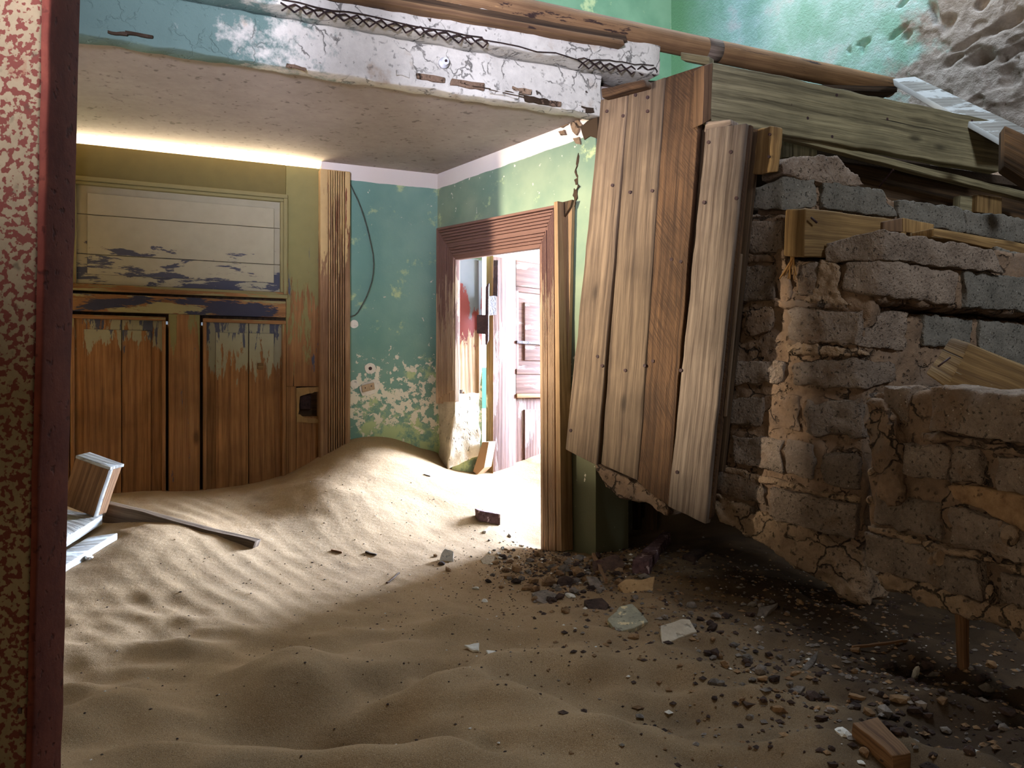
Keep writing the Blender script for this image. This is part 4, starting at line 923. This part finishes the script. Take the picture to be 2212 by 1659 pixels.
cbrick(((1780, 525), (1780, 566)), ((1911, 494), (1909, 560)), ((2150, 540), (2172, 590)), RPl(1911), 'brick')
lbrick([(2150, 532), (2250, 556), (2250, 604), (2170, 585)], 'brick_sky_shade', pl=R1, off=.02)
cbrick(((1822, 566), (1814, 628)), ((1903, 557), (1897, 643)), ((2074, 585), (2068, 660)), RPl(1901), 'brick', r=.011)
lbrick([(2086, 582), (2240, 602), (2240, 675), (2086, 664)], 'brick_sky_shade', pl=R1)
cbrick(((1700, 664), (1702, 736)), ((1856, 672), (1848, 748)), ((1966, 672), (1958, 758)), RPl(1854), 'brick', amp=.009)
lbrick([(1996, 678), (2106, 690), (2096, 752), (1996, 748)], 'brick_sky_shade', pl=Rm)
lbrick([(2114, 690), (2240, 706), (2240, 800), (2120, 762)], 'brick_sky_shade', pl=Rm)
lbrick([(1606, 668), (1668, 660), (1662, 718), (1604, 728)], 'mortar')
lbrick([(1585, 782), (1698, 778), (1690, 828), (1580, 832)], 'brick', amp=.01)
cbrick(((1706, 782), (1712, 830)), ((1848, 770), (1862, 842)), ((1942, 786), (1930, 832)), RPl(1855), 'brick', r=.011, amp=.009)
lbrick([(1566, 862), (1650, 856), (1642, 922), (1558, 918)])
lbrick([(1738, 868), (1862, 862), (1864, 946), (1740, 940)], 'brick', amp=.011)
lbrick([(1664, 850), (1728, 850), (1728, 930), (1660, 928)], 'mortar', amp=.012, off=.006)
lbrick([(1582, 940), (1690, 950), (1690, 1022), (1578, 1000)], 'brick', amp=.01)
lbrick([(1696, 950), (1758, 960), (1756, 1036), (1694, 1022)], 'brick', amp=.01)
lbrick([(1770, 972), (1860, 984), (1856, 1062), (1772, 1044)], 'brick', r=.011)
lbrick([(1548, 1012), (1648, 1042), (1656, 1096), (1546, 1064)], 'brick', amp=.007)
lbrick([(1662, 1052), (1852, 1092), (1846, 1168), (1666, 1124)], 'brick', off=-.012)
# pale mortar strips between courses
for i, pts in enumerate(([(1695, 738), (1850, 752), (1872, 764), (1850, 772), (1700, 764)], [(1560, 1004), (1650, 1028), (1770, 1060), (1860, 1075), (1858, 1088), (1760, 1070), (1650, 1046), (1556, 1018)], [(1665, 645), (1830, 655), (1830, 668), (1672, 664)], [(1680, 480), (1696, 560), (1712, 640), (1690, 664), (1672, 600)], [(1770, 560), (1812, 572), (1810, 640), (1840, 660), (1730, 656), (1760, 620)], [(1600, 545), (1690, 548), (1690, 566), (1602, 568)])):
    o = prism('mortar_joint', ragged([LP.hit(x, y, .002) for x, y in pts], 4, .005, 40), LP.n * .03, M['mortar_pale' if i in (0, 1, 4) else 'mortar'], BW, vox=.006, amp=.006, fr=40)
o = prism('hanging_mortar', ragged([LP.hit(x, y, .0) for x, y in ((1537, 1066), (1562, 1076), (1660, 1110), (1760, 1150), (1862, 1192), (1872, 1240), (1884, 1306), (1850, 1302), (1780, 1262), (1700, 1218), (1640, 1176), (1600, 1158), (1560, 1130), (1540, 1105))], 5, .008, 20), LP.n * .16, M['mortar_pale'], BW, vox=.008, amp=.018, fr=16)

# wall section right of the crack
o_ = P(1868, 829.5, 1.86); L2 = Pl((o_.x, o_.y), (.38, -.925))
BW2 = empty('brick_wall_section', L2.hit(2050, 1300)); tag(BW2, 'near brick section right of the crack, mortar hanging below', 'brick wall')
def b2(q, mat='brick', **k): return lbrick(q, mat, par=BW2, pl=L2, **k)
c2 = prism('mortar', ragged([L2.hit(x, y, .012) for x, y in ((1872, 850), (1905, 838), (2000, 845), (2330, 868), (2330, 1440), (2130, 1310), (1985, 1262), (1880, 1232), (1874, 1140), (1872, 1000))], 5, .006, 20), L2.n * .16, M['mortar'], BW2, vox=.011, amp=.011, fr=20); c2['kind'] = 'stuff'
b2([(1906, 834), (1964, 838), (1958, 912), (1908, 900)], 'brick', amp=.01)
b2([(2005, 832), (2300, 858), (2300, 972), (2006, 930)], 'brick', off=-.02, r=.006)
b2([(1936, 956), (2046, 962), (2044, 1040), (1934, 1026)], 'brick', amp=.009, fr=40)
b2([(2050, 962), (2112, 970), (2122, 1048), (2048, 1040)], 'brick', amp=.009, fr=40)
b2([(2148, 985), (2300, 1000), (2300, 1100), (2152, 1060)], 'brick', amp=.009)
b2([(1888, 1060), (2030, 1086), (2032, 1166), (1884, 1132)], 'brick')
b2([(2048, 1092), (2280, 1160), (2280, 1236), (2050, 1172)], 'brick')
b2([(1866, 1146), (2110, 1212), (2120, 1300), (1868, 1228)], 'brick', off=-.016, r=.006)
b2([(2158, 1238), (2300, 1262), (2300, 1350), (2158, 1306)], 'brick')
def lump(name, pts, mat='mortar_pale', off=-.012, d=.04, amp=.008, fr=30, vox=.006):
    return prism(name, ragged([L2.hit(x, y, off) for x, y in pts], 4, .004, 40), L2.n * d, M[mat], BW2, vox=vox, amp=amp, fr=fr)
lump('mortar_drip', [(1872, 868), (1900, 858), (1920, 900), (1940, 960), (1934, 1020), (1948, 1060), (1936, 1096), (1912, 1098), (1890, 1070), (1884, 1010), (1874, 940)], 'mortar', off=-.016, d=.04, amp=.010)
lump('mortar_ridge', [(1868, 1134), (1900, 1138), (1990, 1168), (2090, 1196), (2212, 1228), (2300, 1250), (2300, 1262), (2200, 1238), (2080, 1206), (1990, 1184), (1900, 1156), (1868, 1146)])
lump('mortar_ridge', [(1878, 1236), (1900, 1236), (1990, 1262), (2090, 1294), (2150, 1308), (2300, 1352), (2300, 1470), (2220, 1396), (2160, 1352), (2090, 1336), (1990, 1304), (1900, 1268)], off=-.02, d=.08, amp=.010)
lump('mortar_ridge', [(1985, 934), (2100, 948), (2300, 985), (2300, 1000), (2150, 982), (2100, 962), (1985, 950)], 'mortar')
lump('sand_wedge', [(2036, 1044), (2120, 1052), (2300, 1094), (2300, 1178), (2212, 1152), (2120, 1106), (2060, 1080)], 'stone_tan', off=-.008, amp=.003)
for x, y, s in ((2030, 1206, 14), (2012, 1212, 9), (2140, 1285, 16), (2184, 1160, 20), (2160, 1130, 6), (1880, 1085, 12), (1885, 1020, 12)):
    o = link('mortar_blob', rock_mesh('mortar_blob', x, 2, 1.0, mat=M['mortar_pale']), None, BW2); p = L2.hit(x, y, -.016); o.location = p - BW2.location; o.scale = (s * 1.9 / 1000, s * 1.3 / 1000, s * 2.6 / 1000)
# timbers in the bricks
def timber(name, lab, near4, vec, mat, endmat=None, **k):
    root = empty(name, sum(near4, Vector()) / 4); tag(root, lab, 'timber')
    hexa('beam', near4 + [p + Vector(vec) for p in near4], M[mat], root, r=.006, step=.02, amp=.003, fr=14, grain=2, **k)
    return root
e4 = [LP.hit(1696, 451, -.01), LP.hit(1740, 449, -.05), LP.hit(1736, 556, -.05), LP.hit(1692, 553, -.01)]
far4 = [R1.hit(1958, 474, .02), R1.hit(2018, 482, .0), R1.hit(2018, 520, .0), R1.hit(1958, 540, .02)]
root = empty('wedged_timber', sum(e4, Vector()) / 4); tag(root, 'squared ochre timber end wedged between upper bricks, white paint remnant', 'timber')
a, b, b_, a_ = e4; c = RPl(1740).hit(1960, 478, -.05); c_ = RPl(1740).hit(1960, 560, -.05)
hexa('beam', [b, c, c_, b_, a, a + (c - b), a_ + (c_ - b_), a_], M['ochre'], root, r=.006, step=.02, amp=.003, fr=14)
n0 = RPl(1740).hit(1752, 470, -.052); tube('nail', [n0, n0 + dA * .02 + Vector((0, 0, -.012))], .003, M['iron'], root, sides=8)
rt = RPl(1740)
single('broken_block', 'short broken wood block on the ochre timber end', 'block', rt, [(1908, 478), (1950, 470), (1952, 500), (1908, 500)], .05, M['riser_end'], -.056, grain=1, r=.003, step=.02, amp=.003)
single('broken_block', 'pale short wood block right of the broken one in the bricks', 'block', rt, [(1951, 470), (2018, 484), (2016, 508), (1952, 500)], .05, M['ochre'], -.052, grain=1, r=.003, step=.02, amp=.003)
single('yellow_board', 'thin yellowish board lying between brick courses', 'board', R1, [(2018, 492), (2260, 534), (2260, 560), (2018, 510)], .08, M['ochre'], .03, r=.003, step=.05, amp=.002)
root = empty('post_stub', LP.hit(1660, 330)); tag(root, 'cracked ochre post stub standing right of the pale leaning board', 'post')
a, b, c = (LP.hit(1628, 280, -.02), LP.hit(1664, 270, -.06), RPl(1664).hit(1692, 276, -.06)); a2, b2_, c2_ = (LP.hit(1616, 378, -.02), LP.hit(1660, 376, -.06), RPl(1664).hit(1682, 372, -.06))
hexa('stub', [b, c, c2_, b2_, a, a + (c - b), a2 + (c2_ - b2_), a2], M['ochre'], root, r=.005, step=.015, amp=.004, fr=25, edge=.005, grain=1)
for x, y in ((1662, 290), (1660, 338)): p = LP.hit(x, y, -.062); tube('nail', [p, p + LP.n * .006], .004, M['iron'], root, sides=8)
# timber lying on the near section
root = empty('squared_timber', L2.hit(2050, 800)); tag(root, 'squared ochre timber lying on the near bricks, rusty nail in its end', 'timber')
n4 = [P(2058, 728, 1.85), P(2092, 738, 1.86), P(2052, 828, 1.80), P(1994, 812, 1.82)]; n4 = [P(2052, 729, 1.86), P(2094, 742, 1.80), P(2046, 840, 1.78), P(1994, 806, 1.84)]
f4_ = [P(2300, 822, 1.80), P(2340, 842, 1.72), P(2300, 950, 1.70), P(2250, 910, 1.78)]
hexa('beam', n4 + f4_, M['ochre'], root, r=.008, step=.02, amp=.003, fr=14, grain=2)
n0 = P(2036, 782, 1.795); tube('nail', [n0 + Vector((-.012, -.004, -.010)), n0 + Vector((.015, -.004, .010))], .0022, M['iron'], root, sides=8)
# straw tuft
st = empty('straw_tuft', LP.hit(1705, 575, -.02)); tag(st, 'tuft of pale straw hanging from the wedged timber end', 'straw')
rnd = random.Random(5)
for i in range(9):
    a = LP.hit(1712 + rnd.uniform(-4, 4), 556 + rnd.uniform(-2, 3), -.02); b = LP.hit(1684 + i * 4.5, 596 + rnd.uniform(-8, 10), -.03 - rnd.uniform(0, .01))
    tube('stalk', [a, a.lerp(b, .5) + Vector((rnd.uniform(-.004, .004), 0, .003)), b], .0022, M['straw'], st, sides=5)

# ------------------------------------------------------------------ left timber pile
def gp(px, py, dz=0): return G(px, py, dz)
root = empty('stud_block', P(200, 1110, 2.67)); tag(root, 'short squared stud block standing tilted on the left timber pile', 'timber')
f = [P(164, 988, 2.70), P(236, 1014, 2.66), P(202, 1116, 2.65), P(130, 1088, 2.70)]
hexa('block', f + [p + Vector((.022, .04, .006)) for p in f], M['stud'], root, r=.002, step=.02, amp=.0015, grain=1)
f2 = [P(164, 984, 2.698), P(238, 1010, 2.657), P(237, 1016, 2.657), P(163, 990, 2.698)]
hexa('lit_top', f2 + [p + Vector((.024, .045, .008)) for p in f2], M['white_wood'], root, r=.001, step=.02, amp=.002)  # light on the block's top edge set as a whitened strip
f2 = [P(235, 1013, 2.656), P(251, 1008, 2.70), P(219, 1116, 2.70), P(201, 1118, 2.646)]
hexa('lit_side', f2 + [p + Vector((.006, .010, 0)) for p in f2], M['white_wood'], root, r=.001, step=.02, amp=.002)  # its lit right side, likewise a whitened strip
def pile(name, q, dep, vec, mat, lab, **k):
    f = [P(x, y, d) for (x, y), d in zip(q, dep)]; o = hexa(name, f + [p + Vector(vec) for p in f], M[mat], r=.003, step=.03, amp=.0035, **k); tag(o, lab, 'plank'); return o
pile('wide_white_plank', [(20, 1168), (140, 1100), (222, 1112), (20, 1240)], (2.35, 2.74, 2.67, 2.2), (0, 0, -.03), 'white_wood', 'wide whitened plank under the stud block in the left pile', grain=1)
pile('narrow_white_plank', [(-10, 1278), (190, 1160), (254, 1150), (20, 1296)], (2.08, 2.45, 2.5, 2.1), (0, 0, -.022), 'white_wood', 'lowest narrow grey-white plank of the left pile', grain=1)
pile('back_plank', [(-10, 1110), (145, 1040), (150, 1064), (-10, 1150)], (2.65, 2.86, 2.86, 2.65), (.02, .07, 0), 'white_wood', 'dark sided plank behind the stud block, partly whitened')
pile('fallen_board', [(218, 1084), (552, 1171), (546, 1186), (212, 1150)], (2.75, 2.535, 2.53, 2.73), (.012, .028, .002), 'plank', 'long brown board half sunk in the sand left')
# white chip near the pile and dark twig
def stone_at(name, px, py, s, mat, lab, cat, seed, flat=.6, sub=2, rot=None, sz=None, group=None, lift=.3):
    me = rock_mesh(name, seed, sub, flat, mat=M[mat]); o = link(name, me); p = gp(px, py)
    o.location = p + Vector((0, 0, s * flat * lift * .5)); o.scale = sz and [s * x for x in sz] or (s, s, s)
    o.rotation_euler = rot or (0, 0, seed); tag(o, lab, cat, group); return o
def shard(name, q, mat, lab, cat, t=.012, tip=0.0, up=0.02):
    """flat broken piece lying on the sand: outline in pixels, first point order free"""
    n = len(q); cen = gp(sum(x for x, y in q) / n, sum(y for x, y in q) / n)
    pts = []
    for x, y in q:
        r = ray(x, y); # meet the tilted plane through cen
        nrm = Vector((0, -tip, 1)).normalized(); c = Vector((0, 0, EYE)); o = cen + Vector((0, 0, up))
        pts.append(c + r * ((o - c).dot(nrm) / r.dot(nrm)))
    pts = ragged(pts, 3, .003, 60)
    o = prism(name, pts, Vector((0, .3 * t, -t)), M[mat]); tag(o, lab, cat)
    bv = o.modifiers.new('b', 'BEVEL'); bv.width = .0012; bv.segments = 1; return o
stone_at('white_stone', 190, 1208, .032, 'stone_white', 'small white stone in the hollow beside the left pile', 'stone', 2)
shard('plaster_shard', [(944, 1228), (952, 1196), (962, 1184), (978, 1190), (982, 1232), (964, 1236)], 'stone_white', 'upright white plaster shard at the edge of the bright sand', 'plaster shard', .012, 2.5, .012)
shard('tan_shard', [(1334, 1262), (1352, 1250), (1385, 1252), (1414, 1244), (1410, 1272), (1382, 1312), (1362, 1304)], 'tan_slab', 'tan triangular plaster slab behind the speckled one', 'plaster shard', .014, .9, .045)
shard('speckled_shard', [(1312, 1338), (1338, 1310), (1366, 1304), (1400, 1342), (1384, 1350), (1336, 1366), (1322, 1352)], 'lichen', 'speckled grey and cream plaster slab in the rubble', 'plaster shard', .014, .35)
shard('tan_block_shard', [(1426, 1352), (1470, 1338), (1490, 1336), (1504, 1364), (1466, 1378), (1432, 1396)], 'plaster', 'pale four-sided plaster slab right of the speckled one', 'plaster shard', .018, .45)
shard('white_chip', [(1003, 1394), (1034, 1388), (1034, 1406), (1022, 1404)], 'stone_white', 'pointed white chip, left one of the pair on the near sand', 'chip', .006, .3, .008)
shard('white_chip', [(1050, 1402), (1070, 1404), (1068, 1414), (1056, 1416)], 'stone_white', 'rounded white chip, right one of the pair on the near sand', 'chip', .006, .3, .008)
stone_at('white_stone', 1047, 1300, .022, 'stone_white', 'white stone left of the rubble, nearer the viewer', 'stone', 12)
stone_at('white_stone', 1028, 1272, .022, 'stone_white', 'flat white stone left of the rubble, the farther of two', 'stone', 15, sz=(1.3, .8, .8))
o = stone_at('white_stone', 1231, 1291, .036, 'stone_white', 'oblong white stone within the rubble', 'stone', 21, sz=(1.2, .7, .9))
stone_at('white_shard', 1978, 1462, .032, 'stone_white', 'pointed white shard in the dark rubble at right', 'chip', 33, sz=(.7, .5, 2.2), rot=(0, .4, .3))
stone_at('white_stone', 1822, 1588, .030, 'stone_white', 'white lump at the bottom right of the dark rubble', 'stone', 34)
shard('grey_shard', [(1632, 1338), (1640, 1312), (1680, 1302), (1662, 1322), (1640, 1342)], 'stone_grey', 'curved grey shard in the dark under the brick wall', 'plaster shard', .012, .9)
shard('grey_shard', [(1728, 1446), (1748, 1424), (1766, 1404), (1764, 1426), (1744, 1448)], 'stone_grey', 'leaf-shaped grey shard in the middle of the dark rubble', 'plaster shard', .010, .7)
shard('grey_shard', [(1700, 1444), (1712, 1420), (1720, 1424), (1716, 1442)], 'stone_grey', 'small upright grey shard left of the leaf-shaped one', 'plaster shard', .010, .9)
shard('grey_shard', [(1703, 1490), (1722, 1480), (1742, 1484), (1728, 1496)], 'stone_grey', 'flat grey shard below the leaf-shaped one', 'plaster shard', .010, .4)
shard('pale_slab', [(1038, 1208), (1052, 1197), (1070, 1202), (1066, 1218), (1046, 1222)], 'plaster', 'pale round-cornered slab at the left end of the rubble', 'plaster shard', .010, .4)
shard('rusted_plate', [(1280, 1212), (1330, 1196), (1350, 1215), (1344, 1252), (1300, 1262), (1284, 1240)], 'plate', 'dark rusted plate lying below the pier', 'plate', .006, .4)
shard('grey_flake', [(1266, 1244), (1290, 1246), (1316, 1282), (1296, 1276), (1274, 1262)], 'stone_grey', 'grey flake in front of the rusted plate', 'plaster shard', .008, .3)
shard('brown_flake', [(1148, 1280), (1180, 1272), (1206, 1284), (1182, 1308), (1160, 1296)], 'stone_grey', 'brownish flat stone at the front of the rubble heap', 'stone', .012, .3)
shard('brown_flake', [(1262, 1296), (1300, 1290), (1316, 1306), (1300, 1332), (1272, 1318)], 'stone_dark', 'dark flat stone left of the speckled slab', 'stone', .02, .3)
def stick(name, a, b, w_, mat, lab, cat='stick', dz=.01, t=None):
    p, q = gp(*a, dz), gp(*b, dz); d = (q - p).normalized(); s = d.cross(Vector((0, 0, 1))).normalized() * w_ / 2; u = Vector((0, 0, (t or w_) / 2))
    o = hexa(name, [p - s + u, p + s + u, p + s - u, p - s - u, q - s * .6 + u, q + s * .6 + u, q + s * .6 - u, q - s * .6 - u], M[mat], r=.002, step=.015, amp=.003, fr=40, grain=2); tag(o, lab, cat); return o
stick('thin_stick', (1282, 1212), (1310, 1272), .012, 'stud', 'thin stick lying across the rusted plate', dz=.022)
stick('wood_strip', (1606, 1530), (1788, 1514), .022, 'plank_orange', 'orange-brown strip of wood on the dark floor', 'strip', .006, .006)
stick('splintered_timber', (1868, 1590), (1950, 1668), .055, 'stud', 'splintered timber piece at the bottom right', 'timber', .012, .03)
stick('dark_bark', (1384, 1240), (1440, 1172), .05, 'purple', 'dark purplish charred chunk behind the tan slab', 'debris', .02, .04)
stick('purple_chunk', (1030, 1122), (1078, 1132), .045, 'purple', 'purple-brown wood chunk on the bright sand', 'debris', .018, .04)
stick('wood_chip', (716, 1190), (738, 1197), .010, 'stud', 'small wood chip on the bright sand, left one', 'chip', .003, .006)
stick('wood_chip', (790, 1194), (812, 1201), .010, 'dark_wood', 'small wood chip on the bright sand, right one', 'chip', .003, .006)
stick('wood_chip', (916, 1026), (930, 1030), .010, 'stone_grey', 'tiny grey chip on the dune near the back wall', 'chip', .002, .006)
stick('wood_chip', (1046, 1152), (1058, 1142), .012, 'stone_white', 'white chip against the purple-brown chunk', 'chip', .004, .008)
stick('reddish_stick', (835, 1262), (862, 1240), .007, 'plank_orange', 'thin reddish twig at the shadow edge', 'stick', .003, .005)
stick('pale_twig', (1840, 1404), (1960, 1390), .008, 'stud', 'thin twig deep under the wall section', 'stick', .006, .006)
# vertical stake under the near section
f = [P(2064, 1250, 1.78), P(2096, 1250, 1.78), P(2092, 1500, 1.74), P(2074, 1510, 1.74)]
o = hexa('upright_stake', f + [p + Vector((.01, .03, 0)) for p in f], M['stud'], r=.004, step=.03, amp=.003, grain=1); tag(o, 'splintered upright stake below the near brick section', 'stake')
# fallen block with drip mound
f = [P(1472, 1196, 2.62), P(1502, 1200, 2.60), P(1500, 1272, 2.55), P(1470, 1268, 2.57)]
o = hexa('dark_block', f + [p + Vector((.06, .08, 0)) for p in f], M['stone_dark'], r=.008, step=.02, amp=.004); tag(o, 'dark block half buried under the boards', 'block')
# rubble
rnd = random.Random(11)
meshes = {k: [rock_mesh('stone', i * 7 + j * 31 + 1, 1, rnd.uniform(.45, .8), mat=M[k]) for i in range(4)] for j, k in enumerate(('stone_tan', 'stone_grey', 'stone_dark', 'stone_white'))}
def scatter(n, region, sizes, mats, lab, group, cat='stone'):
    k = 0
    while k < n:
        px, py, sx, sy = region; x = rnd.gauss(px, sx); y = rnd.gauss(py, sy)
        if not (0 < x < 2240 and 1150 < y < 1670): continue
        if x < 1185 and y < 1195 and x > 1150: continue
        if y > 1380 and x < 1440 + (y - 1380) * .7: continue
        p = gp(x, y); Bd = (p - B.o).dot(B.n)
        if Bd > -.03 and x < 1290: continue
        mt = rnd.choice(mats); o = bpy.data.objects.new('stone', rnd.choice(meshes[mt])); COL.objects.link(o)
        s = rnd.uniform(*sizes) * (.6 + .4 * rnd.random()); o.scale = (s * rnd.uniform(.8, 1.3), s * rnd.uniform(.7, 1), s)
        o.rotation_euler = (rnd.uniform(-.3, .3), rnd.uniform(-.3, .3), rnd.uniform(0, 6.3)); o.location = p + Vector((0, 0, s * .16)); c_ = {'stone_tan': 'tan', 'stone_grey': 'grey', 'stone_dark': 'dark', 'stone_white': 'white'}[mt]; tag(o, ('small ' if s < (sizes[0] + sizes[1]) * .42 else 'larger ') + c_ + ' ' + lab, cat, c_ + ' ' + group); k += 1
scatter(95, (1215, 1238, 85, 30), (.024, .06), ['stone_tan', 'stone_tan', 'stone_grey', 'stone_dark'], 'rubble stone in the heap at the foot of the door frame', 'rubble at the door frame foot')
scatter(42, (1110, 1195, 40, 20), (.014, .03), ['stone_grey', 'stone_white', 'stone_tan'], 'rubble bit where the bright sand meets the heap', 'rubble by the bright sand')
scatter(60, (1620, 1400, 140, 70), (.02, .045), ['stone_grey', 'stone_dark', 'stone_tan'], 'rubble stone in the shade below the broken brick wall', 'rubble below the brick wall')
scatter(70, (1950, 1540, 150, 70), (.018, .045), ['stone_grey', 'stone_dark', 'stone_dark', 'stone_tan'], 'rubble stone on the dark floor at the bottom right', 'rubble at the bottom right')
scatter(24, (1400, 1330, 70, 40), (.015, .032), ['stone_tan', 'stone_grey'], 'rubble stone around the plaster slabs', 'rubble around the plaster slabs')
# grit: countless crumbs as one stuff object
def grit():
    V = []; Fc = []; mi = []; base = [(1, 0, 0), (-1, 0, 0), (0, 1, 0), (0, -1, 0), (0, 0, .8), (0, 0, -.8)]
    tri = [(0, 2, 4), (2, 1, 4), (1, 3, 4), (3, 0, 4), (2, 0, 5), (1, 2, 5), (3, 1, 5), (0, 3, 5)]
    N = 7500; X = []; Yc = []
    for i in range(N):
        c = rnd.random()
        if c < .34: x, y = rnd.gauss(.22, .16), rnd.gauss(2.62, .18)
        elif c < .62: x, y = rnd.gauss(.75, .32), rnd.gauss(2.05, .32)
        elif c < .86: x, y = rnd.gauss(.95, .35), rnd.gauss(1.5, .22)
        elif c < .93: x, y = rnd.gauss(.05, .3), rnd.gauss(2.3, .35)
        else: x, y = rnd.uniform(-1.1, .6), rnd.uniform(1.2, 3.1)
        X.append(x); Yc.append(y)
    Z = height(np.array(X), np.array(Yc))
    for x, y, z in zip(X, Yc, Z):
        if (Vector((x, y, EYE)) - B.o).dot(B.n) > -.04 and x < .3: continue
        far = x < 0.05
        s = rnd.uniform(.0012, .0035) if far else rnd.choice((rnd.uniform(.0015, .004), rnd.uniform(.002, .009)))
        a = rnd.uniform(0, 6.28); k = len(V); ca, sa = math.cos(a), math.sin(a); e = rnd.uniform(.5, 1.6)
        for bx, by, bz in base:
            bx *= e; V.append((x + s * (bx * ca - by * sa), y + s * (bx * sa + by * ca), z + s * bz * .7 + s * .2))
        m = rnd.choices((0, 1, 2, 3), (6, 4, 6, .35) if not far else (1, 1, 6, 1))[0]
        for t_ in tri: Fc.append([k + q for q in t_]); mi.append(m)
    me = bpy.data.meshes.new('grit'); me.from_pydata(V, [], Fc)
    for k in ('stone_tan', 'stone_grey', 'stone_dark', 'stone_white'): me.materials.append(M[k])
    me.polygons.foreach_set('material_index', mi); o = link('grit', me); tag(o, 'fine grit and crumbs strewn over the sand by the rubble', 'grit', None, 'stuff')
grit()
